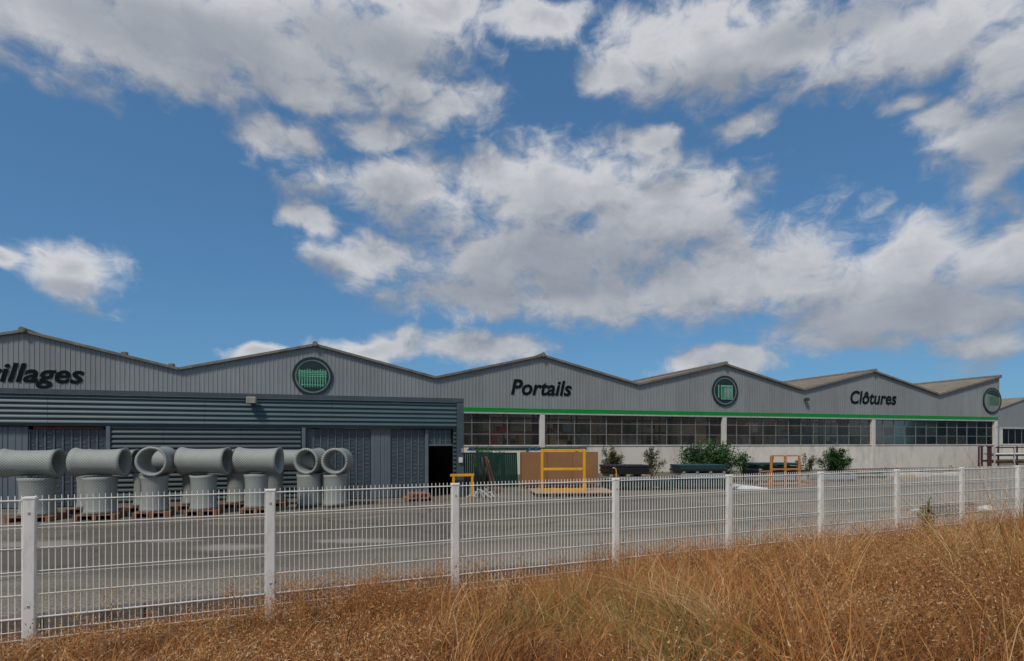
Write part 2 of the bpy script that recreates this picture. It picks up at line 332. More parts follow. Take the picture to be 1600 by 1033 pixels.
def mesh_roll_mat(name, col, dark):
    m = bpy.data.materials.new(name); m.use_nodes = True; nt = m.node_tree; b = nt.nodes['Principled BSDF']; L = nt.links
    b.inputs['Roughness'].default_value = .6; b.inputs['Metallic'].default_value = .1
    tc = nt.nodes.new('ShaderNodeTexCoord'); hs = []
    for ang in (45, -45):
        mp = nt.nodes.new('ShaderNodeMapping'); L.new(tc.outputs['UV'], mp.inputs[0]); mp.inputs['Rotation'].default_value = (0, 0, R(ang))
        wv = nt.nodes.new('ShaderNodeTexWave'); L.new(mp.outputs[0], wv.inputs[0]); wv.inputs['Scale'].default_value = 5.6; wv.inputs['Distortion'].default_value = .5; wv.inputs['Detail'].default_value = 1
        p = nt.nodes.new('ShaderNodeMath'); p.operation = 'POWER'; L.new(wv.outputs['Fac'], p.inputs[0]); p.inputs[1].default_value = 3; hs.append(p.outputs[0])
    mx = nt.nodes.new('ShaderNodeMath'); mx.operation = 'MAXIMUM'; L.new(hs[0], mx.inputs[0]); L.new(hs[1], mx.inputs[1])
    n = nt.nodes.new('ShaderNodeTexNoise'); L.new(tc.outputs['Object'], n.inputs[0]); n.inputs['Scale'].default_value = 5; n.inputs['Detail'].default_value = 6
    ad = nt.nodes.new('ShaderNodeMath'); ad.operation = 'MULTIPLY_ADD'; L.new(n.outputs[0], ad.inputs[0]); ad.inputs[1].default_value = .5; L.new(mx.outputs[0], ad.inputs[2])
    r = nt.nodes.new('ShaderNodeValToRGB'); L.new(ad.outputs[0], r.inputs[0]); r.color_ramp.elements[0].position = .2; r.color_ramp.elements[1].position = 1.1 if False else 1.0
    r.color_ramp.elements[0].color = (*dark, 1); r.color_ramp.elements[1].color = (*col, 1)
    L.new(r.outputs[0], b.inputs['Base Color'])
    bp = nt.nodes.new('ShaderNodeBump'); L.new(mx.outputs[0], bp.inputs['Height']); bp.inputs['Strength'].default_value = .35; bp.inputs['Distance'].default_value = .02; L.new(bp.outputs[0], b.inputs['Normal'])
    return m
M_roll = mesh_roll_mat('wire_mesh_roll', (.36, .39, .37), (.18, .205, .195))

def tint_mat(name, stops, rough=.85, transl=.22):
    m = bpy.data.materials.new(name); m.use_nodes = True; nt = m.node_tree; L = nt.links; b = nt.nodes['Principled BSDF']
    b.inputs['Roughness'].default_value = rough; b.inputs['Specular IOR Level'].default_value = .2
    a = nt.nodes.new('ShaderNodeAttribute'); a.attribute_name = 'tint'
    r = nt.nodes.new('ShaderNodeValToRGB'); L.new(a.outputs['Fac'], r.inputs[0])
    els = r.color_ramp.elements
    while len(els) < len(stops): els.new(.5)
    for e, (p, c) in zip(els, stops): e.position = p; e.color = (*c, 1)
    L.new(r.outputs[0], b.inputs['Base Color'])
    if transl:
        t = nt.nodes.new('ShaderNodeBsdfTranslucent'); L.new(r.outputs[0], t.inputs[0]); mx = nt.nodes.new('ShaderNodeMixShader'); mx.inputs[0].default_value = transl
        L.new(b.outputs[0], mx.inputs[1]); L.new(t.outputs[0], mx.inputs[2]); L.new(mx.outputs[0], nt.nodes['Material Output'].inputs[0])
    return m
M_grass = tint_mat('dry_grass', [(0, (.045, .02, .01)), (.25, (.25, .1, .038)), (.5, (.45, .195, .064)), (.7, (.58, .305, .1)), (.87, (.7, .5, .28)), (.925, (.7, .5, .28)), (.93, (.33, .25, .075)), (1, (.2, .175, .055))])
M_leaf = tint_mat('leaf_green', [(0, (.025, .065, .022)), (.5, (.055, .15, .04)), (1, (.12, .22, .065))])
M_leafo = tint_mat('leaf_olive', [(0, (.07, .075, .03)), (.5, (.16, .17, .075)), (1, (.28, .27, .13))])

# ------------------------------------------------------------------ builders
class MB:
    def __init__(s): s.v = []; s.f = []; s.uv = None
    def quad(s, a, b, c, d): n = len(s.v); s.v += [tuple(a), tuple(b), tuple(c), tuple(d)]; s.f.append((n, n+1, n+2, n+3)); return s
    def box(s, x0, x1, y0, y1, z0, z1):
        n = len(s.v)
        s.v += [(x0,y0,z0),(x1,y0,z0),(x1,y1,z0),(x0,y1,z0),(x0,y0,z1),(x1,y0,z1),(x1,y1,z1),(x0,y1,z1)]
        s.f += [tuple(n+i for i in q) for q in ((3,2,1,0),(4,5,6,7),(0,1,5,4),(1,2,6,5),(2,3,7,6),(3,0,4,7))]
        return s
    def bbox(s, x0, x1, y0, y1, z0, z1, b=.01):    # box with chamfered vertical and top edges
        prof = [(x0+b,y0),(x1-b,y0),(x1,y0+b),(x1,y1-b),(x1-b,y1),(x0+b,y1),(x0,y1-b),(x0,y0+b)]
        ins = [(min(max(x,x0+b),x1-b),min(max(y,y0+b),y1-b)) for x, y in prof]
        n = len(s.v); s.v += [(x,y,z0) for x,y in prof] + [(x,y,z1-b) for x,y in prof] + [(x,y,z1) for x,y in ins]
        for k in (0, 8):
            for i in range(8): j=(i+1)%8; s.f.append((n+k+i,n+k+j,n+k+8+j,n+k+8+i))
        s.f.append(tuple(n+16+i for i in range(8))); s.f.append(tuple(n+7-i for i in range(8)))
        return s
    def tube(s, pts, r, k=6, r2=None):
        pts = [Vector(p) for p in pts]; n0 = len(s.v); m = len(pts)
        for i, p in enumerate(pts):
            t = (pts[min(i+1,m-1)] - pts[max(i-1,0)]).normalized()
            a = t.cross(Vector((0,0,1)) if abs(t.z) < .9 else Vector((1,0,0))).normalized(); b = t.cross(a)
            rr = r if r2 is None else r + (r2 - r) * i / max(m-1, 1)
            for j in range(k):
                q = 2*math.pi*(j+.5)/k; s.v.append(tuple(p + (a*math.cos(q) + b*math.sin(q))*rr))
        for i in range(m-1):
            for j in range(k):
                j2=(j+1)%k; s.f.append((n0+i*k+j, n0+i*k+j2, n0+(i+1)*k+j2, n0+(i+1)*k+j))
        s.f.append(tuple(n0+k-1-j for j in range(k))); s.f.append(tuple(n0+(m-1)*k+j for j in range(k)))
        return s
    def disc(s, c, r, y, k=40, r0=None, y2=None):  # disc or ring in the x-z plane, facing -y, with thickness to y2
        n = len(s.v); y2 = y2 if y2 is not None else y + .03
        for rr, yy in ((r, y2), (r, y)) + (((r0, y), (r0, y2)) if r0 else ()):
            s.v += [(c[0]+rr*math.cos(2*math.pi*i/k), yy, c[1]+rr*math.sin(2*math.pi*i/k)) for i in range(k)]
        rings = 4 if r0 else 2
        for q in range(rings-1):
            for i in range(k): j=(i+1)%k; s.f.append((n+q*k+i, n+(q+1)*k+i, n+(q+1)*k+j, n+q*k+j))
        if not r0: s.f.append(tuple(n+k+k-1-i for i in range(k))[::-1]); 
        return s
    def extrude(s, prof, x0, x1):                  # open (y,z) profile along x
        n = len(s.v); k = len(prof)
        s.v += [(x0,y,z) for y,z in prof] + [(x1,y,z) for y,z in prof]
        for i in range(k-1): s.f.append((n+i, n+k+i, n+k+i+1, n+i+1))
        return s
    def mesh(s, name, m, smooth=False):
        me = bpy.data.meshes.new(name); me.from_pydata(s.v, [], s.f); me.materials.append(m)
        bm = bmesh.new(); bm.from_mesh(me); bmesh.ops.recalc_face_normals(bm, faces=bm.faces); bm.to_mesh(me); bm.free()
        if smooth: me.shade_smooth()
        me.update(); return me
    def build(s, name, m, parent=None, loc=None, rot=None, smooth=False):
        return place(name, s.mesh(name, m, smooth), parent, loc, rot)
def place(name, me, parent=None, loc=None, rot=None):
    o = bpy.data.objects.new(name, me); C.objects.link(o); o.parent = parent
    if loc is not None: o.location = loc
    if rot is not None: o.rotation_euler = rot if hasattr(rot, '__len__') else (0, 0, rot)
    return o
def tag(o, label, cat, group=None):
    o['label'] = label; o['category'] = cat
    if group: o['group'] = group
    return o
def struct(o): o['kind'] = 'structure'; return o
def thing(name, label, cat, loc=(0,0,0), rot=0, group=None):
    o = place(name, None, None, loc, rot); o.empty_display_size = .3; return tag(o, label, cat, group)
def copy_tree(o, parent=None):
    c = o.copy(); C.objects.link(c); c.parent = parent
    for ch in list(o.children): copy_tree(ch, c)
    return c
B0 = ORG                                            # warehouse origin
def bthing(name, label, cat, s, y, z=0.0, group=None, extra=0): return thing(name, label, cat, W(s, y, z), AL + extra, group)

# ------------------------------------------------------------------ ground
g = MB(); 
a_, b_ = FP0 - fu*500 - fn*.47, FP0 + fu*700 - fn*.47
g.quad((a_.x, a_.y, 0), (b_.x, b_.y, 0), (b_.x - 200, 1500, 0), (a_.x - 200, 1500, 0))
struct(g.build('yard_ground', M_yard))
# bank of soil on the camera's side of the fence, standing a hand above the yard sheet where the sheet passes under it
def grid_mesh(name, mt):
    vs, fsx = [], []
    S_ = [-400, -150, -60, -30, -16] + [-10 + 44*i/110 for i in range(111)] + [40, 60, 120, 300, 600]
    W_ = [-.60, -.47] + [-.4 + 15.4*(j/44)**1.3 for j in range(45)] + [25, 60, 150]
    for s_ in S_:
        for j, w in enumerate(W_):
            p = FP0 + fu*s_ + fn*w; vs.append((p.x, p.y, -.3 if j == 0 else (-.06 if j == 1 else bank_z(p.x, p.y))))
    nw = len(W_)
    for i in range(len(S_)-1):
        for j in range(nw-1):
            a = i*nw+j; fsx.append((a, a+nw, a+nw+1, a+1))
    me = bpy.data.meshes.new(name); me.from_pydata(vs, [], fsx); me.materials.append(mt); me.shade_smooth()
    return place(name, me)
bank = struct(grid_mesh('grass_bank', M_soil))
BZ = .0
def gz(x, y): return bank_z(x, y) + BZ

# ------------------------------------------------------------------ warehouse
PEAK, VAL, ZT, ZS = 7.8, 6.12, 4.31, 1.85
def roofline(s):
    t = abs(((s / SPAN + .5) % 1) - .5) * 2; return PEAK + (VAL - PEAK) * t
wh = bthing('warehouse', 'long grey warehouse with sawtooth gables, green band and window strip', 'building', 0, 0)
SL, SR = -SPAN, 5 * SPAN
pitch = .2255
def cladding(s0, s1):
    mb = MB(); n = int(round((s1 - s0) / pitch)); p = (s1 - s0) / n; xs = []
    for i in range(n):
        x = s0 + i * p
        xs += [(x, 0), (x + p*.56, 0), (x + p*.66, -.021), (x + p*.9, -.021)]
    xs.append((s1, 0))
    for (x, y), (x2, y2) in zip(xs[:-1], xs[1:]):
        mb.quad((x, y, ZT - .02), (x2, y2, ZT - .02), (x2, y2, roofline(x2) - .02), (x, y, roofline(x) - .02))
    return mb
nsh = int(round((SR - SL) / 2.03)); shw = (SR - SL) / nsh
for i in range(nsh): cladding(SL + i*shw, SL + (i+1)*shw).build('cladding_sheet', M_clad, wh, (0, -.003*(i % 2), 0))
DEP = 55.0
for k in range(-2, 10):
    s0, s1 = k * SPAN / 2, (k + 1) * SPAN / 2
    z0, z1 = (PEAK, VAL) if k % 2 == 0 else (VAL, PEAK)
    mb = MB(); ny = 1
    # corrugated sheet edge shows along the rake
    for yy in (0,):
        if k % 2: mb.box(s0, s1, -.16, DEP, 0, .07)
        else:
            mb.box(s0, s1, -.16, 3, 0, .07); mb.box(s0, s1, 7, 15, 0, .07); mb.box(s0, s1, 19, DEP, 0, .07)
    mb.v = [(x, y, z + z0 + (z1 - z0) * (x - s0) / (s1 - s0)) for x, y, z in mb.v]
    mb.build('roof_slope', M_roof, wh)
    rk = MB().box(s0 + .02, s1 - .02, -.2, -.13, -.05, .09); rk.v = [(x, y, z + z0 + (z1 - z0) * (x - s0) / (s1 - s0)) for x, y, z in rk.v]
    rk.build('rake_edge', M_rake, wh)
for k in range(-1, 6):
    MB().tube([(k*SPAN, -.3, PEAK + .06), (k*SPAN, DEP, PEAK + .06)], .16, 6).build('ridge_cap', M_rake, wh)
for px, py in ((193, 553), (267, 572)):
    s = fs(px); MB().bbox(s-.14, s+.14, .0, .35, roofline(s)-.02, roofline(s)+.24, .04).build('roof_vent', M_rake, wh)
for k in range(-2, 10, 2):  # unseen translucent roof strips, added to let more light into the interior
    for ya in (3, 15):
        s0, s1 = k * SPAN / 2, (k + 1) * SPAN / 2
        sk = MB().box(s0, s1, ya + .005, ya + 3.995, .03, .04); sk.v = [(x, y, z + PEAK + (VAL - PEAK) * (x - s0) / (s1 - s0)) for x, y, z in sk.v]
        sk.build('added_skylight', M_added_skyl, wh)
MB().box(SL, SR, -.075, -.0, 4.03, ZT).build('green_band', M_green, wh)
MB().box(SL, SR, -.11, -.0, 3.93, 4.025).build('drip_trim', M_greytrim, wh)
MB().box(SL, SR, .03, .25, 3.90, 3.925).build('window_head', M_bar, wh)
# low wall, cast in bays
for k in range(-1, 5):
    MB().box(k*SPAN + .012, (k+1)*SPAN - .012, .0, .25, 0, ZS).build('low_wall', M_wall, wh)
    MB().box(k*SPAN + .012, (k+1)*SPAN - .012, -.05, .28, ZS, ZS + .07).build('window_sill', M_wall, wh)
for k in range(1, 6):
    s = k*SPAN - (.26 if k == 5 else 0)
    MB().bbox(s-.17, s+.17, -.06 - .05, .3, 0, 3.925, .02).build('pillar', M_pillar, wh)
# window strip
NC = 12; cw = SPAN / NC; zr = (ZS + .07, 2.62, 3.36, 3.9)
pm = [[MB().box(.02, cw-.02, .115, .125, zr[i]+.02, zr[i+1]-.02).mesh('window_pane', gm_) for gm_ in M_glasses] for i in range(3)]
mul = MB().box(-.022, .022, .09, .15, ZS + .07, 3.9).mesh('mullion', M_bar)
for k in range(1, 5):
    for i in range(NC):
        if k == 1 and i < 6: continue
        s = k*SPAN + i*cw
        place('mullion', mul, wh, (s, 0, 0))
        for q in range(3): place('window_pane', pm[q][random.choice((0, 0, 1, 2, 3))], wh, (s, random.uniform(-.01, .01), 0))
    for q in (1, 2): MB().box(k*SPAN, (k+1)*SPAN, .095, .145, zr[q]-.018, zr[q]+.018).build('transom', M_bar, wh)
# right end wall, back wall with its own strip of openings, interior columns
MB().box(SR-.02, SR+.18, -.05, DEP, 0, PEAK-.05).build('end_wall', M_clad, wh)
MB().box(SL-.2, SL, 0, DEP, 0, VAL).build('end_wall', M_clad, wh)
YB = 9.5
MB().box(SL, SR-.03, YB, YB+.2, 0, VAL-.1).build('inner_wall', M_inwall, wh)
for i in range(26): MB().box(16 + i*2.15, 16 + i*2.15 + random.uniform(.3, 1.1), YB-.1, YB-.01, random.choice((0, 2.0, 2.4)), random.uniform(2.8, 4.4)).build('wall_board', random.choice((M_dark, M_box, M_cream, M_galv, M_rust)), wh)
MB().box(SL, SR, DEP-1, DEP-.8, 0, VAL-.2).build('rear_partition', M_cream, wh)
for k in range(1, 5):
    for yy in (6.5, 22):
        MB().box(k*SPAN-.15, k*SPAN+.15, yy, yy+.3, 0, VAL-.05).build('inner_column', M_inwall, wh)

# lettering on the gables: each letter its own part
def letters(word, s_left, s_right, zbase, cap, shear, label, cond=1.0, off=.023):
    t = tag(place('wall_lettering', None, None, W(s_left, -.043, zbase), AL), label, 'lettering', None)
    def text_mesh(txt):
        cu = bpy.data.curves.new('text', 'FONT'); cu.body = txt; cu.shear = shear; cu.offset = off; cu.extrude = .004; cu.resolution_u = 4
        o = bpy.data.objects.new('text', cu); C.objects.link(o); bpy.context.view_layer.update()
        me = bpy.data.meshes.new_from_object(o.evaluated_get(bpy.context.evaluated_depsgraph_get()))
        bpy.data.objects.remove(o); return me
    def xr(me):
        a = np.empty(len(me.vertices)*3); me.vertices.foreach_get('co', a); a = a.reshape(-1, 3); return a[:,0].min(), a[:,0].max(), a[:,1].max()
    I = xr(text_mesh('I')); caph = I[2]
    full = xr(text_mesh(word)); sx = (s_right - s_left) / (full[1]-full[0]); sz = cap / caph
    for i, ch in enumerate(word):
        me = text_mesh(ch); a = xr(me); p = xr(text_mesh(word[:i+1]))
        dx = p[1] - a[1] if i else 0.0
        me.transform(Matrix(((sx,0,0,(dx-full[0])*sx),(0,0,-1,0),(0,sz,0,0),(0,0,0,1))))
        me.materials.clear(); me.materials.append(M_letter); place('letter', me, t)
    return t
letters('Clôtures', fs(1328), fs(1400), fz(1364, 631), 1.0, .18, 'dark green word Clôtures on the grey gable at the right')
letters('Portails', fs(798), fs(893), fz(845, 617), .98, .22, 'dark green slanted word Portails on the gable above the green band')
letters('Grillages', fs(-62), fs(132), fz(60, 597), .95, .24, 'large dark slanted lettering ending in illages at the left edge')

# round signs
def round_sign(px, py, kind, label):
    t = bthing('round_sign', label, 'sign', fs(px), -.045, fz(px, py))
    MB().disc((0,0), 1.12, -.06, 48, .985, .0).build('outer_ring', M_signdark, t)
    MB().disc((0,0), .985, -.035, 48, .90, .0).build('gap_ring', M_signgrey, t)
    if kind != 'panel': MB().disc((0,0), .9, -.045, 48, None, .0).build('disc', M_signdark, t)
    else: MB().disc((0,0), .985, -.045, 48, None, .0).build('disc', M_signgrey, t)
    def half(z): return math.sqrt(max(.88**2 - z*z, 0))
    if kind == 'fence':
        MB().box(-.8, .8, -.055, -.044, -.35, .25).build('print', M_signgreen, t)
        bars = MB()
        for i in range(11):
            x = -.72 + i*.144; zb = -.9*math.sqrt(max(0, 1-(x/.9)**2)) * .9; bars.box(x-.026, x+.026, -.07, -.054, max(zb, -.66), .38 - .05*math.sin(i*1.3))
        for z in (.28, .2, .1, -.02, -.52):
            h = half(z)*.93; bars.box(-h, h, -.082, -.071, z-.022, z+.022)
        bars.build('fence_print', M_signmint, t)
    elif kind == 'gate':
        MB().box(-.3, .62, -.055, -.044, -.55, .38).build('print', M_signleaf, t)
        fr = MB()
        for x in (-.36, -.04, .26, .6): fr.box(x-.03, x+.03, -.075, -.056, -.62, .4)
        for z in (-.6, .32, .38): fr.box(-.36, .6, -.09, -.076, z-.03, z+.03)
        fr.box(-.62, -.54, -.075, -.046, -.5, .42)
        fr.build('gate_frame_print', M_signmint, t)
        pn = MB(); pn.box(.0, .23, -.068, -.056, -.5, .28); pn.box(.29, .56, -.068, -.056, -.5, .28); pn.build('gate_panel_print', M_signgrey, t)
    else:
        top = MB(); n0 = [(-.25, .6), (.85, .3)]
        k = 24; pts = [(.93*math.cos(a), .93*math.sin(a)) for a in np.linspace(R(18), R(140), k)]
        top.v = [(x, -.06, z) for x, z in pts] + [(x, -.046, z) for x, z in pts]; top.f = [tuple(range(k))]
        top.build('dark_print', M_signdark, t)
        MB().box(-.35, .8, -.056, -.046, -.42, .36).build('panel_print', M_signgreen if False else mat('sign_dull_green', (.07, .15, .1), .5), t)
        MB().box(-.62, -.38, -.058, -.046, -.5, .42).build('post_print', mat('sign_pale_green', (.12, .22, .16), .5), t)
round_sign(488.5, 588, 'fence', 'round sign with a mint green mesh fence picture on the gable above the slate annex')
round_sign(1132, 611, 'gate', 'round sign with a pale green gate picture between Portails and Clôtures')
round_sign(1549, 626, 'panel', 'round dull green sign at the right corner of the warehouse')

# flood lamps
def flood(px, py, d, label, dark):
    t = bthing('flood_lamp', label, 'lamp', fs(px, d), -d - .05, fz(px, py, d))
    MB().bbox(-.05, .05, -.1, .06, -.05, .12, .01).build('bracket', M_trim, t)
    h = MB().bbox(-.16, .16, -.32, -.08, -.02, .2, .03); h.build('housing', M_dark if dark else M_lamp, t)
    MB().box(-.13, .13, -.30, -.10, -.035, -.021).build('lens', M_black, t)
flood(394.5, 630, 14.0, 'small pale flood lamp high on the slate annex', False)
flood(1257, 626, 0.0, 'small dark flood lamp on the grey gable left of Clôtures', True)

# ------------------------------------------------------------------ annex
AD = 14.0
ax = bthing('annex', 'flat roofed slate blue annex with horizontal ribbed cladding and sliding doors', 'building', 0, -AD)
aR = fs(724, AD); aL = fs(-60, AD); ZA = 3.78; ZD = 2.68
def aS(px): return fs(px, AD)
MB().box(aL, aR, -.1, -.0, 3.64, ZA).build('roof_trim', M_trim, ax)
MB().box(aL, aR-.02, .02, AD-.3, 3.5, 3.63).build('flat_roof', M_trim, ax)
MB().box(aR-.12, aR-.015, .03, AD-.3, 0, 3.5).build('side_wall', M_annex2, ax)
MB().box(aR-.27, aR, -.08, .025, 0, 3.638).build('corner_trim', M_trim, ax)
pt = .16
def strip_mesh(L_, mt, amp=.048):
    return MB().extrude([(.02,0),(0,.0),(.0,.03),(-amp*.8,.047),(-amp,.058),(-amp*.97,.07),(-amp*.75,.102),(-amp*.4,.132),(0,.149),(0.0,pt)], 0, L_).mesh('cladding_strip', mt)
def strips(s0, s1, z0, z1, mt, y=0.0, amp=.048):
    me = strip_mesh(s1 - s0 - .008, mt, amp); z = z0
    while z < z1 - .05: place('cladding_strip', me, ax, (s0, y, z)); z += pt
seams = [aL, aS(75), aS(320), aS(520), aR-.27]
for a, b in zip(seams[:-1], seams[1:]): strips(a, b, ZD - .02, 3.64, M_annex)
pl, pr = aS(172), aS(470)
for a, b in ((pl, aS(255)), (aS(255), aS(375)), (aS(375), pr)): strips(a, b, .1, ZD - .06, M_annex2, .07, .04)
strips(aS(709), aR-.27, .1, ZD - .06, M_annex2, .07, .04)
MB().box(aL, aR-.12, .03, .1, ZD-.06, ZD-.025).build('door_track', M_trim, ax)
MB().box(pl, pr, .03, .2, 0, .095).build('plinth', M_kerb, ax)
MB().box(pl, pr, .13, .2, .1, 3.45).build('inner_lining', M_trim, ax)
MB().box(aS(709), aR-.125, .13, .2, 0, 3.45).build('inner_lining', M_trim, ax)
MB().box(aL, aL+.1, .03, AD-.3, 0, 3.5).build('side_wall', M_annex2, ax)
for px in (168.5, 474.5): MB().bbox(aS(px)-.06, aS(px)+.07, -.0, .29, 0, ZD-.06, .015).build('door_jamb', M_doorbar, ax)
def door_leaf(px_list, y, z0=.03, z1=ZD-.08, kinds=None):
    for i, (a, b) in enumerate(zip(px_list[:-1], px_list[1:])):
        s0, s1 = aS(a), aS(b); plain = kinds[i] == 'p'
        p = MB().bbox(s0+.006, s1-.006, y, y+.05, z0, z1, .008).build('door_panel', M_doorp if plain else M_door, ax)
        if plain: 
            for q in range(1, 3):
                x = s0 + (s1-s0)*q/3; MB().box(x-.012, x+.012, y-.012, y-.001, z0+.02, z1-.02).build('rib', M_doorp, p)
        else:
            rb = MB()
            z = z0 + .12; 
            while z < z1 - .05:
                if random.random() < .82: rb.box(s0+.05, s1-.05 - random.random()*.05, y-.012, y-.001, z, z+.03 + .03*random.random())
                z += .13 + .05*random.random()
            rb.build('rail_row', M_doorr, p)['kind'] = 'stuff'
            MB().box(s0-.02, s0+.02, y-.03, y-.013, z0, z1).build('stile', M_doorbar, p)
door_leaf([478, 490, 501, 512.5, 524, 535, 546, 557, 568, 580], .22, kinds='pgggggggg')
door_leaf([580, 595, 611], .16, kinds='pp')
door_leaf([611, 622, 633, 644, 655, 665], .22, kinds='ggggg')
MB().bbox(aS(665), aS(670.5), .12, .3, 0, ZD-.08, .015).build('door_post', M_doorbar, ax)
door_leaf([671, 680, 689, 698, 707], .22, z0=2.02, kinds='gggg')
MB().box(aS(670.5), aS(708.5), .15, .3, 1.96, 2.02).build('door_head', M_doorbar, ax)
door_leaf([-58, -20, 8, 40], .16, kinds='ppp')
door_leaf([41, 53, 66, 80, 94, 108, 122, 135, 148, 162], .22, z1=ZD-.17, kinds='ggggggggg')
MB().box(aS(47), aS(158), .2, .26, ZD-.165, ZD-.075).build('rusty_rail', M_rust, ax)
MB().box(aR-.2, aR-.06, -.16, -.081, 1.32, 1.52).build('switch_box', M_whitem, ax)
MB().box(aR-.1, aR-.03, -.14, -.081, 1.7, 1.86).build('switch_box', M_galv, ax)

# ------------------------------------------------------------------ neighbour warehouse at the right edge
q = Vector(((1545-CX)/F*70, 70, 0))
nw = thing('far_warehouse', 'second grey gabled warehouse behind the right corner, cut by the frame', 'building', q, AL)
mb = MB(); Lw = 28.0
def rl2(s): t = abs(((s / SPAN) % 1) - .5) * 2; return 7.7 + (5.7 - 7.7) * t
n_ = int(Lw / .5)
for i in range(n_): mb.quad((i*.5, 0, 3.95), ((i+1)*.5, 0, 3.95), ((i+1)*.5, 0, rl2((i+1)*.5-1e-4)), (i*.5, 0, rl2(i*.5)))
mb.build('gable_cladding', M_clad, nw)
for k in range(4):
    s0, s1 = k*7.1, (k+1)*7.1; z0, z1 = (5.7, 7.7) if k % 2 == 0 else (7.7, 5.7)
    r_ = MB().box(s0, s1, -.15, 30, 0, .08); r_.v = [(x, y, z + z0 + (z1-z0)*(x-s0)/7.1) for x, y, z in r_.v]; r_.build('roof_slope', M_roof, nw)
MB().box(0, Lw, -.08, .2, 3.75, 3.95).build('trim', M_greytrim, nw)
MB().box(0, Lw, 0, .25, 0, 1.75).build('low_wall', M_wall, nw)
MB().box(0, Lw, -.05, .25, 1.75, 1.9).build('window_sill', M_wall, nw)
for s in (.5, 2.0, 14.2, 28): MB().box(s-.35, s+.35, -.04, .3, 0 if False else 1.9, 3.75).build('pillar', M_pillar, nw)
pm_far = MB().box(.02, 1.15, .1, .11, 1.95, 3.7).mesh('window_pane', M_glass)
for i in range(21): place('window_pane', pm_far, nw, (2.4 + i*1.17, 0, 0))
for i in range(21): MB().box(-.03, .03, .08, .14, 1.9, 3.75).build('mullion', M_bar, nw, (2.4 + i*1.17, 0, 0))
MB().box(0, Lw, 9, 9.2, 0, 5.6).build('back_wall', M_inwall, nw)

# ------------------------------------------------------------------ storage racks inside the warehouse, seen through the glass
rack_no = 0
rack_words = ['behind the left panes beside the annex', 'under the word Portails', 'right of Portails', 'below the gate sign', 'left below Clôtures', 'below Clôtures', 'behind the last panes at the right corner']
for i, s in enumerate((24.5, 30.2, 36.4, 43.5, 50.5, 57.5, 64.5)):
    t = bthing('pallet_rack', 'red beam pallet rack inside the warehouse ' + rack_words[i], 'rack', s, 2.2 + (i % 3)*1.3, 0, 'pallet racks inside the warehouse')
    for x in (0, 2.2, 4.4):
        for y in (0, 1.0): MB().box(x-.05, x+.05, y-.05, y+.05, 0, 4.2).build('upright', M_rust, t)
    for z in (1.75, 2.75, 3.7):
        for y in (0, 1.0): MB().box(.055, 4.345, y-.03, y+.03, z, z+.13).build('beam', M_pinkish if i % 2 else M_red, t)
    x = .2
    while x < 4.0:
        w = random.uniform(.35, .9); h = random.uniform(.25, .75); lv = random.choice((1.865, 1.865, 2.865, 2.865))
        mt = random.choice((M_box, M_cream, M_dark, M_rust, M_galv, M_dark, M_red, M_inwall, M_whitem, M_red, M_orange, M_pinkish))
        if x + w < 4.3: MB().bbox(x, x+w, .0, .9, lv, lv+h, .02).build('load', mt, t)
        x += w*random.uniform(.55, 1.0) + random.uniform(.0, .25) if lv > 2.5 else w + random.uniform(.02, .3)

# ------------------------------------------------------------------ fence
FH = 1.60
post_px = [-480, 45, 422, 711, 962, 1138, 1283, 1402, 1503, 1590, 1664, 1730, 1787]
ps = [fence_s(p) for p in post_px]
fence = thing('fence', 'white welded mesh fence on white steel posts along the dry grass', 'fence', FP0 + Vector((0, 0, FBASE)), FAL)
capm = MB().bbox(-.059, .059, -.039, .039, FH - .012, FH + .014, .006).mesh('post_cap', M_wire)
fix = MB().bbox(-.012, .012, -.041, -.0355, -.012, .012, .003).mesh('fixing', M_galv)
pmesh = MB().bbox(-.055, .055, -.035, .035, -.2, FH - .013, .008).mesh('fence_post', M_post)
# clip = MB().bbox(-.016, .016, -.012, .012, -.012, .012, .003).mesh('clip', M_post)
for s in ps:
    p = place('fence_post', pmesh, fence, (s, 0, 0)); p.rotation_euler = (R(random.uniform(-.4, .4)), R(random.uniform(-.5, .5)), 0)
for p in list(fence.children):
    place('post_cap', capm, p)
    for z in (.44, 1.44): place('fixing', fix, p, (.0, 0, z))
hz = [1.575, 1.31, 1.06, .81, .56, .31]
for a, b in zip(ps[:-1], ps[1:]):
    x0, x1 = a + .06, b - .06; mb = MB(); n = int(round((x1-x0)/.0565)); 
    for i in range(n+1):
        x = x0 + (x1-x0)*i/n; mb.tube([(x + random.uniform(-.002, .002), 0, .06), (x, 0, FH + .025)], .0052, 4)
    pn = mb.build('mesh_panel', M_wire, fence)
    fm = MB()
    for z in hz + [.17, .08]:
        rr = .0085 if z == .31 else (.007 if z > 1.5 else .0048)
        fm.tube([(x0, -.008, z), (x1, -.008, z)], rr, 5)
        if z in (1.31, .81): fm.tube([(x0, -.022, z-.03), (x1, -.022, z-.03)], .003, 4)
    fm.build('cross_wire', M_wire, pn)
# low concrete kerb just behind the fence
for i in range(34):
    s = -9 + i*1.0
    mb = MB().bbox(.004, .995, -.07, .07, -.1, .13, .012)
    if i == 0: kb = thing('kerb', 'low weathered concrete kerb running just behind the white fence', 'kerb', (FP0.x, FP0.y, 0), FAL)
    mb.build('kerb_stone', M_kerb, kb, (s, .53 + .012*math.sin(i*2.1), random.uniform(-.012, .012)), (0, R(random.uniform(-.5, .5)), R(random.uniform(-.7, .7))))

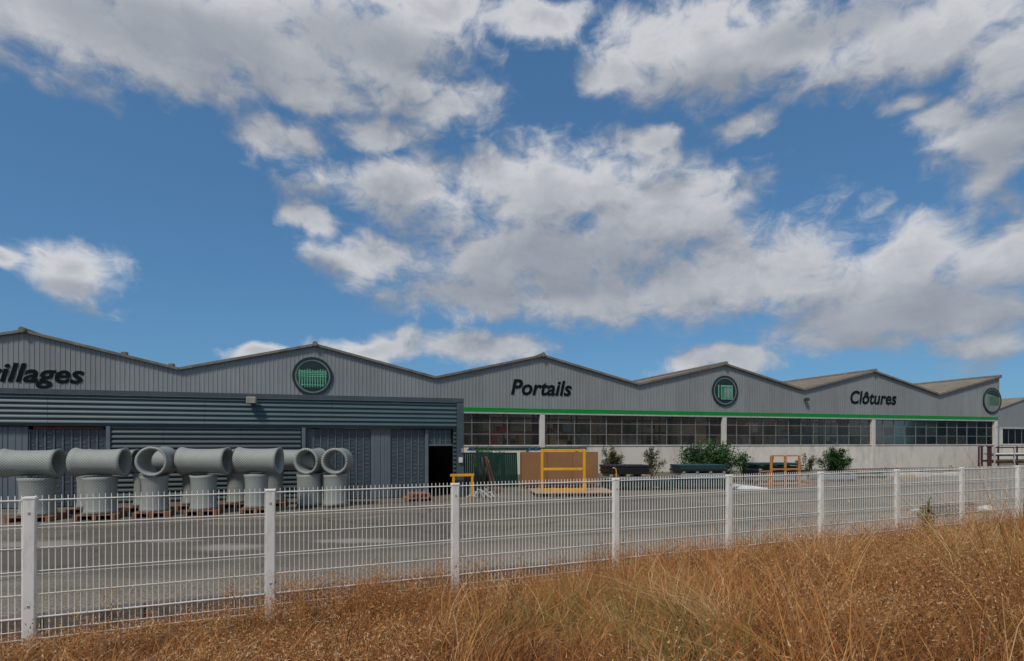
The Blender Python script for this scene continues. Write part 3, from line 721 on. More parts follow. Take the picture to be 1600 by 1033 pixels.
# ------------------------------------------------------------------ wire mesh rolls on pallets
def roll_mesh(r, L_, wall, waist=.08, k=36, m=13):
    vs, fsx, uvs = [], [], []
    prof = []
    for i in range(m):
        t = i/(m-1); e = abs(2*t-1); prof.append((r*(1 - waist*(1 - e**3.2) + (.025 if i in (0, m-1) else 0)), t*L_))
    inner = [(rr - wall, z) for rr, z in prof][::-1]
    loop = prof + inner; n = len(loop); wob = [random.uniform(-.008, .008) for _ in range(k)]
    for rr, z in loop:
        for j in range(k):
            a = 2*math.pi*j/k; q = rr + wob[j]*rr; vs.append((q*math.cos(a), q*math.sin(a), z + .012*math.sin(a*2 + L_*9)))
    for i in range(n):
        i2 = (i+1) % n
        for j in range(k):
            j2 = (j+1) % k; fsx.append((i*k+j, i*k+j2, i2*k+j2, i2*k+j))
            u0, u1 = 2*math.pi*r*j/k, 2*math.pi*r*(j+1)/k
            uvs += [(u0, loop[i][1]), (u1, loop[i][1]), (u1, loop[i2][1]), (u0, loop[i2][1])]
    me = bpy.data.meshes.new('mesh_roll'); me.from_pydata(vs, [], fsx)
    ul = me.uv_layers.new(name='UV'); ul.data.foreach_set('uv', [c for q_ in uvs for c in q_])
    me.materials.append(M_roll); me.shade_smooth()
    return me
def pallet(loc, rot, w=1.2, d=1.0, mt=None, label='', group='pallets under the mesh rolls', h=.14):
    t = thing('pallet', label, 'pallet', loc, rot, group); mt = mt or M_wood
    nb = 6; bw = d/nb*.72
    bd = MB().bbox(-w/2, w/2, -bw/2, bw/2, 0, .022, .004).mesh('deck_board', mt)
    for i in range(nb): place('deck_board', bd, t, (random.uniform(-.01, .01), -d/2 + bw/2 + (d-bw)*i/(nb-1), h-.022))
    br = MB().bbox(-.05, .05, -d/2, d/2, 0, h-.024, .005).mesh('bearer', mt)
    for x in (-w/2+.05, 0, w/2-.05): place('bearer', br, t, (x, 0, 0.001))
    return t
ords = ['leftmost', 'second from the left', 'third from the left', 'fourth from the left', 'fifth from the left', 'sixth from the left', 'seventh from the left']
stand = [(59, 815, .44), (157.5, 812, .42), (241, 808, .38), (318.5, 805, .375), (401, 802, .355), (484, 793, .40), (524, 793, .40)]
tops = []
for i, (px, py, r) in enumerate(stand):
    p = gp(px, py); p = p*((p.length + r*.85)/p.length); flat = i > 4; ph = .05 if flat else .14
    pallet((p.x, p.y, .002), AL + .03*((i*7) % 5 - 2), (2*r+.12) if i < 5 else 2*r-.04, 2*r+.12 if i < 5 else 2*r-.04, M_redwood if i < 5 else M_stem, 'low wooden pallet under the standing mesh roll ' + ords[i], h=ph)
    t = tag(place('mesh_roll', roll_mesh(r, 1.0, .07, .1 if i != 5 else .02), None, (p.x, p.y, ph+.005), random.uniform(0, 6)), 'upright grey green roll of wire mesh, ' + ords[i] + ' in the front row', 'wire roll', 'upright rolls of wire mesh')
    tops.append(p)
    # second row behind
    if i < 5:
        b = p + Vector((.1 if i < 4 else -.25, 1.9 if i < 4 else 1.8, 0))
        pallet((b.x, b.y, .002), AL, 2*r+.1, 1.1, M_redwood, 'low wooden pallet in the back row, ' + ords[i] + ' of five')
        tag(place('mesh_roll', roll_mesh(r*.97, 1.0, .07, .1), None, (b.x, b.y, .145), random.uniform(0, 6)), 'upright mesh roll in the shaded back row, ' + ords[i] + ' of five', 'wire roll', 'upright rolls of wire mesh')
# rolls lying on top: left pixel, right pixel, centre row, radius, length, yaw of the axis (0 = along the front, positive turns the right end to the camera)
def lying(cx, cy, zc, r, L_, yaw, label, wall=.05, waist=.12):
    me = roll_mesh(r, L_, wall, waist)
    me.transform(Matrix.Translation((0, 0, -L_/2)))
    o = place('mesh_roll', me, None, (cx, cy, zc)); d = Vector((math.cos(yaw), -math.sin(yaw), 0))
    o.rotation_euler = d.to_track_quat('Z', 'Y').to_euler(); return tag(o, label, 'wire roll', 'rolls of wire mesh lying on top')
ZTOP = 1.15
for i, px, r, L_, yaw, lab in ((0, 50, .385, 1.3, R(-12), 'leftmost mesh roll lying sideways on the front row'), (1, 157, .395, 1.26, R(-9), 'second lying mesh roll from the left, its open end to the right'),
        (2, 247, .41, .85, R(82), 'mesh roll lying with its open end facing the fence, left of the middle'), (3, 320, .40, 1.32, R(-3), 'third sideways mesh roll from the left, lying on the front row'),
        (4, 405, .40, 1.22, R(-2), 'rightmost sideways mesh roll on the front row'), (5, 488, .42, .8, R(101), 'left of the twin round mesh rolls facing the fence by the sliding door'), (6, 528, .42, .8, R(88), 'right of the twin round mesh rolls facing the fence by the sliding door')):
    p = tops[i]; cx = (px - CX)/F * p.y
    lying(cx, p.y, (ZTOP if i < 5 else 1.065) + r, r, L_, yaw, lab, wall=.08 if i in (5, 6) else .065, waist=.05 if i in (5, 6, 2) else .115)
    if i < 5:
        b = p + Vector((.1 if i < 4 else -.25, 1.9 if i < 4 else 1.8, 0))
        lying(b.x + (.62 if i != 4 else .75), b.y, ZTOP + .37, .37, 1.3, R(-10), 'lying mesh roll in the back row, %s of five' % ords[i])

# ------------------------------------------------------------------ yard goods, left to right
def low_pallets(px, py, n, mt, lab):
    p = gp(px, py)
    for k in range(n): pallet((p.x, p.y + .45, .002 + k*.142), AL + random.uniform(-.04, .04), 1.0 if k == 0 else .72, .8, mt, lab[k], 'orange pallets by the open door')
low_pallets(650, 784, 2, M_redwood, ['lower orange wooden pallet by the open annex door', 'upper smaller orange pallet by the open annex door'])

def tubeframe(name, label, cat, loc, rot, segs, r, mt, pname='bar', group=None):
    t = thing(name, label, cat, loc, rot, group)
    for a, b in segs: MB().tube([a, b], r, 4).build(pname, mt, t)
    return t
p = gp(723, 777)
t = thing('yellow_trestle', 'small yellow steel trestle standing beside the annex corner', 'trestle', p, AL)
MB().bbox(-.48, .44, -.05, .05, .80, .89, .01).build('top_bar', M_yellow, t)
for x in (-.36, .37): MB().bbox(x-.045, x+.045, -.045, .045, .06, .80, .008).build('leg', M_yellow, t); MB().bbox(x-.06, x+.06, -.25, .25, 0, .06, .01).build('foot', M_yellow, t)
p = gp(717.5, 775)
t = thing('fire_extinguisher', 'red extinguisher bottle with black nozzle under the yellow trestle', 'extinguisher', (p.x, p.y + .1, 0))
vs = MB()
for (r0, z0), (r1, z1) in zip([(.1,0),(.115,.03),(.115,.42),(.09,.5),(.04,.54)], [(.115,.03),(.115,.42),(.09,.5),(.04,.54),(.035,.57)]):
    n = len(vs.v); k = 14
    vs.v += [(r0*math.cos(2*math.pi*j/k), r0*math.sin(2*math.pi*j/k), z0) for j in range(k)] + [(r1*math.cos(2*math.pi*j/k), r1*math.sin(2*math.pi*j/k), z1) for j in range(k)]
    vs.f += [(n+j, n+(j+1) % k, n+k+(j+1) % k, n+k+j) for j in range(k)]
vs.build('bottle', M_red, t, smooth=True)
MB().bbox(-.04, .04, -.03, .03, .56, .64, .01).build('valve', M_black, t)
MB().tube([(.04, 0, .6), (.13, -.03, .5), (.14, -.04, .2)], .014, 6).build('hose', M_black, t)
p = gp(756, 779)
t = thing('white_scrap_heap', 'heap of bent white metal scrap on the asphalt by the trestle', 'scrap', (p.x, p.y + .3, 0), AL)
for k in range(11):
    a = random.uniform(0, 6.28); l = random.uniform(.25, .42); c = Vector((random.uniform(-.3, .3), random.uniform(-.15, .15), 0))
    u_ = Vector((math.cos(a), math.sin(a)*.5, 0))
    MB().tube([c - u_*l + Vector((0, 0, .03)), c - u_*l*.3 + Vector((0, 0, random.uniform(.15, .36))), c + u_*l*.4 + Vector((0, 0, random.uniform(.1, .33))), c + u_*l + Vector((0, 0, .03))], .022, 5).build('bent_bar', M_greytrim, t)

# upright dark green panels and the long bundle above them
ggrp = 'dark green panels stored upright'
spots = [(735, 762), (757, 760), (777, 762), (796, 763)]
for i, (px, py) in enumerate(spots):
    p = gp(px, py)
    t = thing('green_fence', 'upright dark green slatted panel, %s of four beside the annex' % ['leftmost', 'second from the left', 'third from the left', 'rightmost'][i], 'fence panel', (p.x, p.y + .4 + .12*(i % 2), 0), (R(-5), 0, AL + R(2*i-3)), ggrp)
    MB().bbox(-.42, .42, -.02, .02, 0, .07, .006).build('bottom_rail', M_dgreen, t); MB().bbox(-.42, .42, -.02, .02, 1.55, 1.62, .006).build('top_rail', M_dgreen, t)
    sl = MB().bbox(-.043, .043, -.012, .012, .071, 1.549, .004).mesh('slat', M_dgreen)
    for k in range(9): place('slat', sl, t, (-.38 + k*.095, 0, 0))
p0 = gp(727, 757); p1 = gp(925, 757)
t = thing('post_bundle', 'long bundle of dark green posts lying level on trestles above the crate', 'bundle', (p0.x, p0.y + 1.35, 0), AL*.35)
bl = (p1 - p0).length
for k in range(6): MB().bbox(.02*k, bl - .05*(k % 3), -.14 + (k % 3)*.1, -.05 + (k % 3)*.1, 1.66 + (k//3)*.085, 1.74 + (k//3)*.085, .008).build('post', M_teal if k < 3 else M_dgreen, t)
for x in (.28, 3.25, 3.6, bl-.28): MB().box(x-.07, x+.07, -.155, .155, 1.645, 1.843).build('strap', M_blue, t)
for x in (.5, bl*.5, bl-.5):
    for y in (-.12, .12): MB().bbox(x-.04, x+.04, y-.04, y+.04, 0, 1.59, .006).build('trestle_leg', M_dgreen, t)
    MB().bbox(x-.05, x+.05, -.2, .2, 1.59, 1.645, .006).build('trestle_top', M_dgreen, t)
for i, (pxa, pya, pxb, ztop) in enumerate(((745, 768, 741, 1.5), (757, 770, 753, 1.45), (771, 772, 758, 1.5), (777, 771, 760, 1.48), (752, 769, 764, 1.3))):
    a = gp(pxa, pya); t_ = a.y + .95
    b = Vector(((pxb-CX)/F*t_, t_, ztop))
    tag(MB().tube([Vector((0,0,.02)), b - a], .035, 4).build('rusty_bar', M_rust, None, a), 'rusty steel bar leaning on the green panels, ' + ['leftmost of five', 'second from the left of five', 'fourth from the left of five, steeply tilted', 'rightmost at its foot of five', 'short one crossing behind its neighbours'][i], 'steel bar', 'rusty bars leaning on the green panels')

# brown board crate and yellow frame
pa, pb = gp(815, 764), gp(937, 764)
ct = thing('board_crate', 'big crate of flat brown boards behind the yellow gate frame', 'crate', (pa.x, pa.y, 0), AL*.3)
wd = (pb-pa).length
for i in range(3): MB().bbox(wd*i/3+.006, wd*(i+1)/3-.006, 0, .04, .24, 1.66, .004).build('front_board', M_board, ct)
MB().bbox(.01, wd-.01, .045, .8, .24, 1.65, .01).build('board_pile', M_board, ct)
for z in (.12, .21): MB().bbox(.03, wd-.03, -.02, .8, z, z+.025, .004).build('skid_board', M_redwood, ct)
for i in range(6): MB().bbox(.05 + i*(wd-.3)/5, .2 + i*(wd-.3)/5, 0, .8, 0, .118, .006).build('skid_block', M_redwood, ct)
pc, pd_ = gp(836, 777), gp(968, 777)
pl_ = thing('long_pallet', 'long pale timber platform on dark blocks under the yellow frame', 'pallet', (pc.x, pc.y, 0), AL*.3)
wl = (pd_-pc).length
for k in range(9): MB().bbox(random.uniform(-.05, .05), wl + random.uniform(-.06, .06), .02 + k*.24, .23 + k*.24, .13, .17, .006).build('plank', M_wood, pl_)
for i in range(7):
    for y in (.05, 1.95): MB().bbox(.1 + i*(wl-.4)/6, .28 + i*(wl-.4)/6, y, y+.12, 0, .128, .006).build('block', M_stem, pl_)
pe = gp(845, 768, .17); pf = gp(916, 768, .17); wf = (pf-pe).length
fr = thing('yellow_gate', 'tall bright yellow gate frame with a middle rail in front of brown boards', 'gate frame', (pe.x, pe.y, .171), AL*.3)
hf = 1.66
for x in (0, wf-.1): MB().bbox(x, x+.1, -.04, .04, 0, hf, .01).build('upright', M_yellow, fr)
for z, h in ((.0, .12), (hf*.5, .09), (hf-.09, .09)): MB().bbox(.102, wf-.102, -.035, .035, z, z+h, .01).build('rail', M_yellow, fr)
p = gp(963, 771)
t = tag(MB().tube([(0,0,0), (0,0,.9), (-.02,0,1.0), (-.08,0,1.05), (-.15,0,1.04)], .022, 6).build('bent_pipe', M_yellow, None, p), 'thin bent yellow pipe standing just behind the fence post', 'pipe')

# packs of panels
def pack(name, label, pxa, pxb, py, d, layers, group='packs of panels along the white wall'):
    a, b = gp(pxa, py), gp(pxb, py); w = (b-a).length
    t = thing(name, label, 'panel pack', a, AL*.4, group)
    for (pn, x0, x1, y0, y1, z0, z1, mt) in layers: MB().bbox(x0*w, x1*w, y0, y1, z0, z1, .012).build(pn, mt, t)
    return t, w
def sheet_layers(x0, x1, z0, n, th, mt, y1=1.2, gap=.012):
    return [('panel', x0 + random.uniform(-.01, .01), x1 + random.uniform(-.01, .01), random.uniform(0, .03), y1, z0 + k*(th+gap), z0 + k*(th+gap) + th, mt) for k in range(n)]
def bearers(z0, z1, mt, xs=(.08, .36, .64, .92), y1=1.2, hw=.025): return [('bearer', x-hw, x+hw, .0, y1, z0, z1, mt) for x in xs]
pack('panel_pack', 'low black pack of panels on dark green bearers left of the green shrub', 949, 1062, 767, 1.2,
     bearers(0, .16, M_dgreen) + sheet_layers(.0, 1.0, .162, 4, .05, M_dgreen) + bearers(.41, .5, M_black, (.1, .3, .5)) + sheet_layers(.0, .62, .502, 2, .04, M_galv) + bearers(.61, .7, M_wood, (.06, .3, .52)) + sheet_layers(.0, .62, .702, 4, .09, M_black))
pack('panel_pack', 'teal and black panel pack on timber bearers in front of the big green shrub', 1063, 1142, 765, 1.2,
     bearers(0, .12, M_black) + sheet_layers(.0, .98, .122, 4, .06, M_teal) + bearers(.41, .47, M_dgreen) + sheet_layers(.02, .95, .472, 3, .07, M_galv) + bearers(.72, .80, M_wood) + [('panel', -.01, .96, 0, 1.2, .802, .9, M_black)] + sheet_layers(.0, .97, .912, 3, .05, M_teal))
pack('panel_pack', 'dark panel pack with pale edges stored behind the orange rack', 1182, 1266, 757, 1.2,
     bearers(0, .2, M_black) + sheet_layers(.0, 1.0, .202, 3, .07, M_galv) + bearers(.45, .55, M_dgreen) + sheet_layers(.0, .98, .552, 2, .06, M_black) + bearers(.70, .78, M_galv) + sheet_layers(.02, .9, .782, 2, .05, M_black) + bearers(.91, .96, M_dgreen) + [('panel', .0, .88, 0, 1.2, .962, 1.05, M_teal)])
pack('panel_pack', 'low flat pack of grey panels right of the orange rack', 1288, 1345, 753, 1.0,
     bearers(0, .12, M_stem) + sheet_layers(.0, 1.0, .122, 4, .04, M_galv))
pack('panel_pack', 'low pack of pale green sheets below the dark leafy shrub', 1330, 1404, 748, 1.0,
     bearers(0, .15, M_black) + sheet_layers(.0, .9, .152, 2, .06, M_glazed) + [('panel', .12, .75, 0, .9, .302, .37, M_dgreen), ('panel', .2, .6, .1, .9, .372, .43, M_pinkish)])
p = gp(1150, 766)
t = thing('white_tubes', 'loose white tubes lying on the asphalt left of the orange rack', 'tubes', p, AL)
for k in range(6): MB().tube([(-.3 + .05*k, .5*random.random() - .1, .06 + .05*(k % 3)), (.5, .15*k, .05 + .06*(k % 3)), (1.3 + .2*random.random(), -.25 + .2*k, .05)], .05, 7).build('tube', M_whitem, t)
# orange rack
pa, pb = gp(1205, 760), gp(1252, 760); w = (pb-pa).length
t = thing('orange_rack', 'orange steel rack frame with slanted back legs before the white wall', 'rack', pa, AL*.4)
H = 1.47
for z in (.12, .78, 1.42): MB().bbox(.052, w*.5-.042, -.035, .035, z, z+.07, .008).build('rail', M_orange, t); MB().bbox(w*.5+.042, w-.052, -.035, .035, z, z+.07, .008).build('rail', M_orange, t)
for x in (0, w*.5, w): MB().bbox(x-.05 if x else -.05, x+.05 if x else .05, -.04, .04, 0, H, .008).build('upright', M_orange, t)
for x in (.12, w+.05): MB().tube([(x, .05, 1.4), (x+.32, .9, .1)], .045, 4).build('brace', M_orange, t)
for k in range(6): MB().bbox(-.1, w+.55, .05+k*.17, .18+k*.17, .04, .085, .005).build('base_board', M_orange, t)
for y in (.02, .95): MB().bbox(-.05, w+.5, y, y+.07, 0, .038, .004).build('base_skid', M_rust, t)

def timber(px, py, n, L_, label, mt=M_wood, rot=0.0):
    t = thing('timber_pile', label, 'timber', gp(px, py), AL + rot, 'timber piles along the wall')
    for k in range(n):
        z = (k // 5)*.082; y = (k % 5)*.13 + random.uniform(-.02, .02); x = random.uniform(-.15, .15)
        MB().bbox(x, x + L_*random.uniform(.85, 1.05), y, y + .11, z + .001, z + .08, .006).build('beam', mt, t)
timber(1036, 760, 14, 1.1, 'short pile of grey brown timber between the black pack and the teal pack')
timber(1268, 757, 9, .9, 'small pile of timber just right of the orange rack', M_redwood)
timber(1402, 750, 12, 1.5, 'low pile of pale timber right of the pale green sheets')
t = thing('wooden_crate_frame', 'open timber crate frame standing left of the orange rack', 'crate frame', gp(1188, 760), AL + .1)
for x in (0, .55): MB().bbox(x-.03, x+.03, -.03, .03, 0, .75, .005).build('upright', M_wood, t)
for z in (.06, .36, .68): MB().bbox(-.1, .65, -.055, -.031, z, z+.07, .004).build('slat', M_wood, t)
for x in (0, .55): MB().tube([(x, .02, .7), (x, .5, .02)], .025, 4).build('brace', M_wood, t)
# concrete slabs at the wall foot
for i, (px, py) in enumerate(((1395, 746), (1418, 744), (1443, 745), (1470, 743), (1500, 743))):
    p = gp(px, py)
    tag(MB().bbox(-.55 - .1*(i % 2), .6, 0, .7, 0, .12 + .06*(i % 3), .03).build('concrete_slab', M_slab, None, p, AL + .1*i - .2), 'pale concrete slab by the foot of the white wall, ' + ['nearest the green sheets', 'second after the green sheets', 'in the middle of five', 'fourth of five to the right', 'rightmost of five'][i], 'slab', 'slabs by the wall foot')

# dark red stands and pipe rack by the right corner
for i, px in enumerate((1534, 1546)):
    p = gp(px, 731); t = thing('red_stand', ['narrow dark red steel stand against the wall near the corner', 'wide dark red steel stand at the warehouse corner'][i], 'stand', p, AL, 'dark red steel stands')
    wv = (.16, .42)[i]; MB().bbox(-wv/2, wv/2, -.05, .05, .05, 1.72, .01).build('column', M_darkred, t); MB().bbox(-wv/2-.15, wv/2+.15, -.25, .25, 0, .05, .01).build('foot', M_darkred, t)
    MB().bbox(-wv/2-.05, wv/2+.05, -.1, .1, 1.72, 1.78, .01).build('cap', M_darkred, t)
p = gp(1554, 731); t = thing('pipe_rack', 'open steel rack loaded with grey tubes at the right edge', 'rack', p, AL)
for x in (0, 2.3, 4.6):
    for y in (0, 1.2): MB().bbox(x-.05, x+.05, y-.05, y+.05, 0, 1.75, .01).build('upright', M_greytrim if y == 0 else M_darkred, t)
for z in (.35, .95, 1.62): MB().bbox(.052, 2.248, -.04, .04, z, z+.1, .01).build('beam', M_darkred, t); MB().bbox(2.352, 4.548, -.04, .04, z, z+.1, .01).build('beam', M_darkred, t)
for x in (1.0, 1.3, 3.2, 3.5):
    for z in (.35, .95): MB().bbox(x-.04, x+.04, .045, 1.15, z, z+.098, .01).build('cross_arm', M_darkred, t)
for k in range(7): MB().tube([(.1 + .05*k, .08 + k*.16, 1.05 + .078), (4.4, .08 + k*.16, 1.05 + .078)], .075, 8).build('tube', M_galv if k else M_whitem, t)
for k in range(6): MB().tube([(.1, .1 + k*.18, .45 + .09), (4.4, .1 + k*.18, .45 + .09)], .085, 8).build('tube', M_black if k % 2 else M_stem, t)

# by the fence at the right: grey green bundle and white sack
M_bund = mat('grey_green_sheet', (.045, .062, .055), .9, 0, .2, 6, spec=.1)
p = gp(1456, 810); q2 = gp(1530, 803); d_ = q2 - p
t = thing('sheet_bundle', 'grey green bundle of folded sheets lying on the asphalt behind the fence', 'bundle', p, math.atan2(d_.y, d_.x))
for k in range(5): MB().bbox(.03*k, d_.length - .05*(k % 3), .02*k, .42 - .015*k, .002 + k*.068, .063 + k*.068, .012).build('sheet', M_bund, t)
def sack(loc, r):
    bm = bmesh.new(); bmesh.ops.create_icosphere(bm, subdivisions=4, radius=1)
    for v in bm.verts:
        c = v.co.copy(); n = mnoise.noise(c*1.7)*.22 + mnoise.noise(c*4.5)*.1
        v.co = c*(1+n); v.co.z = max(v.co.z, -.75); v.co = Vector((v.co.x*r*1.15, v.co.y*r*.9, (v.co.z+.75)*r*.62))
    me = bpy.data.meshes.new('white_sack'); bm.to_mesh(me); bm.free(); me.materials.append(M_white); me.shade_smooth()
    return place('white_sack', me, None, loc)
tag(sack(gp(1541, 801), .2), 'crumpled whitish sack lying behind the fence at the right', 'sack')
t = tag(MB().bbox(-.7, .7, -.06, .06, 0, .05, .008).build('white_board', M_whitem, None, gp(1488, 803) + Vector((0, 1.0, 0)), R(22)), 'thin white board on the ground beyond the grey green bundle', 'board')

# ------------------------------------------------------------------ foliage
def leaf_mesh(name, mt, pts, size, rnd, tint_fn, aspect=2.2):
    n = len(pts); P = np.array(pts); a = rnd.uniform(0, 2*np.pi, n); tilt = rnd.uniform(-.5, 1.1, n)
    d = np.stack([np.cos(a)*np.cos(tilt), np.sin(a)*np.cos(tilt), np.sin(tilt)], 1)
    sd_ = np.stack([-np.sin(a), np.cos(a), rnd.uniform(-.5, .5, n)], 1); sd_ /= np.linalg.norm(sd_, axis=1)[:, None]
    l = size*rnd.uniform(.6, 1.3, n)[:, None]; w = l/aspect
    V = np.stack([P, P + d*l*.5 + sd_*w*.5, P + d*l - np.array([0,0,.15])*l, P + d*l*.5 - sd_*w*.5], 1).reshape(-1, 3)
    me = bpy.data.meshes.new(name); me.vertices.add(4*n); me.vertices.foreach_set('co', V.ravel()); me.loops.add(4*n); me.polygons.add(n)
    me.loops.foreach_set('vertex_index', np.arange(4*n)); me.polygons.foreach_set('loop_start', np.arange(n)*4)
    me.update(calc_edges=True); at = me.attributes.new('tint', 'FLOAT', 'POINT'); at.data.foreach_set('value', np.repeat(tint_fn(P), 4)); me.materials.append(mt)
    return me
def shrub(name, label, px, py, wpx, hpx, n, mt, size, spread=1.0, nst=9, group='shrubs along the white wall'):
    p = gp(px, py); k = p.y/F; w, h = wpx*k/2*1.12, hpx*k*1.06; n = int(n*1.6)
    t = thing(name, label, 'shrub', p, 0, group); st = MB(); pts = []; rr = np.random.default_rng(int(px))
    for i in range(nst):
        a = rr.uniform(0, 6.28); q_ = rr.uniform(.15, 1)**.7; tip = Vector((math.cos(a)*w*q_, math.sin(a)*w*.6*q_, h*(1 - .45*q_*q_)*rr.uniform(.8, 1.02)))
        mid = tip*.5 + Vector((0, 0, h*.12)); st.tube([(0, 0, 0), mid, tip], .02, 4, .006)
        m_ = n//nst
        for _ in range(m_):
            f_ = rr.uniform(.25, 1.03); c = (mid*2*f_ if f_ < .5 else mid + (tip-mid)*(f_-.5)*2); s_ = w*.2*spread*(1.25-f_*.75)
            pts.append(c + Vector(rr.normal(0, 1, 3))*s_*.8)
    pts = [q_ for q_ in pts if q_.z > .03]
    st.build('stem', M_stem, t)
    ph = rr.uniform(0, 9)
    def tf(P): return np.clip(.45 + .25*np.sin(P[:,0]*3+ph)*np.cos(P[:,2]*4) + rr.normal(0, .2, len(P)), 0, 1)
    place('foliage', leaf_mesh('foliage', mt, [tuple(q_) for q_ in pts], size, rr, tf), t)
    return t
shrub('shrub', 'olive coloured shrub rising right behind the brown crate', 955, 755, 46, 58, 1700, M_leafo, .13, .9, 10)
shrub('shrub', 'thin open shrub with pale leaves behind the low black pack', 1019, 752, 44, 54, 600, M_leafo, .15, .75, 7)
shrub('shrub', 'broad dense green shrub in the middle of the white wall', 1110, 752, 96, 60, 5200, M_leaf, .16, 1.2, 18)
shrub('shrub', 'dark green leafy shrub right of the orange rack', 1305, 748, 46, 49, 2800, M_leaf, .15, 1.1, 13)
shrub('shrub', 'small yellowish shrub at the right side of the orange rack', 1262, 750, 38, 44, 450, M_leafo, .14, .8, 6)
shrub('shrub', 'climbing green shrub showing above the upright green panels', 763, 757, 56, 64, 1900, M_leaf, .11, 1.1, 11)
def spiky(name, label, px, py, wpx, hpx, n, mt):
    p = gp(px, py); k = p.y/F; t = thing(name, label, 'plant', p); mb = MB(); rr = np.random.default_rng(int(px))
    for i in range(n):
        a = rr.uniform(0, 6.28); q_ = rr.uniform(.1, 1); h = hpx*k*rr.uniform(.5, 1)*(1-.3*q_); w = wpx*k*.5*q_
        d = Vector((math.cos(a), math.sin(a), 0)); s_ = Vector((-d.y, d.x, 0))*.025
        pts = [Vector((0,0,0)), d*w*.35 + Vector((0,0,h*.6)), d*w*.8 + Vector((0,0,h*.95)), d*w*1.15 + Vector((0,0,h))]
        n0 = len(mb.v)
        for j, (c, f_) in enumerate(zip(pts, (1, .9, .6, .1))): mb.v += [tuple(c - s_*f_), tuple(c + s_*f_)]
        for j in range(3): mb.f.append((n0+2*j, n0+2*j+1, n0+2*j+3, n0+2*j+2))
    me = mb.mesh('leaves', mt); at = me.attributes.new('tint', 'FLOAT', 'POINT'); at.data.foreach_set('value', rr.uniform(.2, 1, len(me.vertices)))
    place('leaves', me, t); MB().tube([(0,0,0), (0,0,hpx*k*.3)], .03, 5, .01).build('stem', M_stem, t); return t
spiky('spiky_plant', 'spiky pale yellow green plant with long upright leaves beside the big shrub', 1163, 752, 46, 56, 46, M_leafo)
for i, (px, py, wp_, hp_, n_) in enumerate(((1050, 746, 16, 16, 26), (1210, 744, 14, 20, 22), (1385, 741, 14, 14, 24), (1440, 740, 18, 12, 26), (1485, 739, 14, 15, 22), (990, 748, 12, 18, 18))):
    spiky('wall_weed', 'dry weed tuft at the white wall foot, ' + ['between thin and broad shrubs', 'behind the orange rack', 'right of the dark leafy shrub', 'halfway from the shrub to the corner', 'nearest the dark red stands', 'behind the low black pack'][i], px, py, wp_, hp_, n_, M_leafo)
pw = fence_s(1432); pq = FP0 + fu*pw + fn*.22
t = thing('green_weed', 'upright dark green weed growing at the fence on the right', 'weed', (pq.x, pq.y, gz(pq.x, pq.y) - .02)); rr = np.random.default_rng(5); pts = []; st = MB()
for i in range(6):
    bx, by = rr.normal(0, .1, 2); hh = rr.uniform(.65, 1.1); st.tube([(bx*.4, by*.4, 0), (bx, by, hh)], .008, 4, .003)
    for f_ in np.linspace(.1, 1, 60): pts.append((bx*f_ + rr.normal(0, .02), by*f_ + rr.normal(0, .02), hh*f_))
st.build('stem', M_stem, t); place('foliage', leaf_mesh('foliage', M_leaf, pts, .09, rr, lambda P: rr.uniform(.2, .9, len(P))), t)

# ------------------------------------------------------------------ dry grass: nobody could count it
def strips_mesh(name, base, az, h, lean, width, tint, mt, seg=4, curl=None):
    n = len(h); T = np.linspace(0, 1, seg+1)
    d = np.stack([np.cos(az), np.sin(az)], 1)
    tw = rng.uniform(0, 2*np.pi, n); s_ = np.stack([np.cos(tw), np.sin(tw), np.zeros(n)], 1)
    V = np.empty((n, 2*(seg+1), 3)); ez = 1 - .42*np.clip(lean, 0, 1.6)
    side = rng.normal(0, .14, n)
    for j, t in enumerate(T):
        o = h*lean*t**1.7; z = h*t*(1 + (ez-1)*t); sd2 = h*side*np.sin(t*3.1)
        c = base + np.stack([d[:,0]*o - d[:,1]*sd2, d[:,1]*o + d[:,0]*sd2, z], 1)
        wd_ = (width*(1 - .85*t**1.5))[:, None]*.5
        V[:, 2*j] = c - s_*wd_; V[:, 2*j+1] = c + s_*wd_
    nv = 2*(seg+1); q_ = np.array([[2*j, 2*j+1, 2*j+3, 2*j+2] for j in range(seg)])
    idx = (np.arange(n)[:, None, None]*nv + q_[None]).reshape(-1)
    return V.reshape(-1, 3), idx, np.repeat(tint, nv)
def merge(parts, name, mt):
    Vs, Is, Ts, off = [], [], [], 0
    for V, I_, T in parts: Vs.append(V); Is.append(I_ + off); Ts.append(T); off += len(V)
    V = np.concatenate(Vs); I_ = np.concatenate(Is); T = np.concatenate(Ts); nf = len(I_)//4
    me = bpy.data.meshes.new(name); me.vertices.add(len(V)); me.vertices.foreach_set('co', V.ravel().astype(np.float32)); me.loops.add(len(I_)); me.polygons.add(nf)
    me.loops.foreach_set('vertex_index', I_.astype(np.int32)); me.polygons.foreach_set('loop_start', (np.arange(nf)*4).astype(np.int32)); me.update(calc_edges=True)
    at = me.attributes.new('tint', 'FLOAT', 'POINT'); at.data.foreach_set('value', np.clip(T, 0, 1).astype(np.float32)); me.materials.append(mt)
    return place(name, me)
def vn(x, y, s_, seed):           # cheap smooth value noise on arrays
    gx = np.random.default_rng(seed).uniform(-1, 1, (64, 64)); X, Y = x*s_ + 100, y*s_ + 100; i, j = np.floor(X).astype(int), np.floor(Y).astype(int); fx, fy = X-i, Y-j
    fx = fx*fx*(3-2*fx); fy = fy*fy*(3-2*fy); G = lambda a, b: gx[a % 64, b % 64]
    return (G(i,j)*(1-fx) + G(i+1,j)*fx)*(1-fy) + (G(i,j+1)*(1-fx) + G(i+1,j+1)*fx)*fy
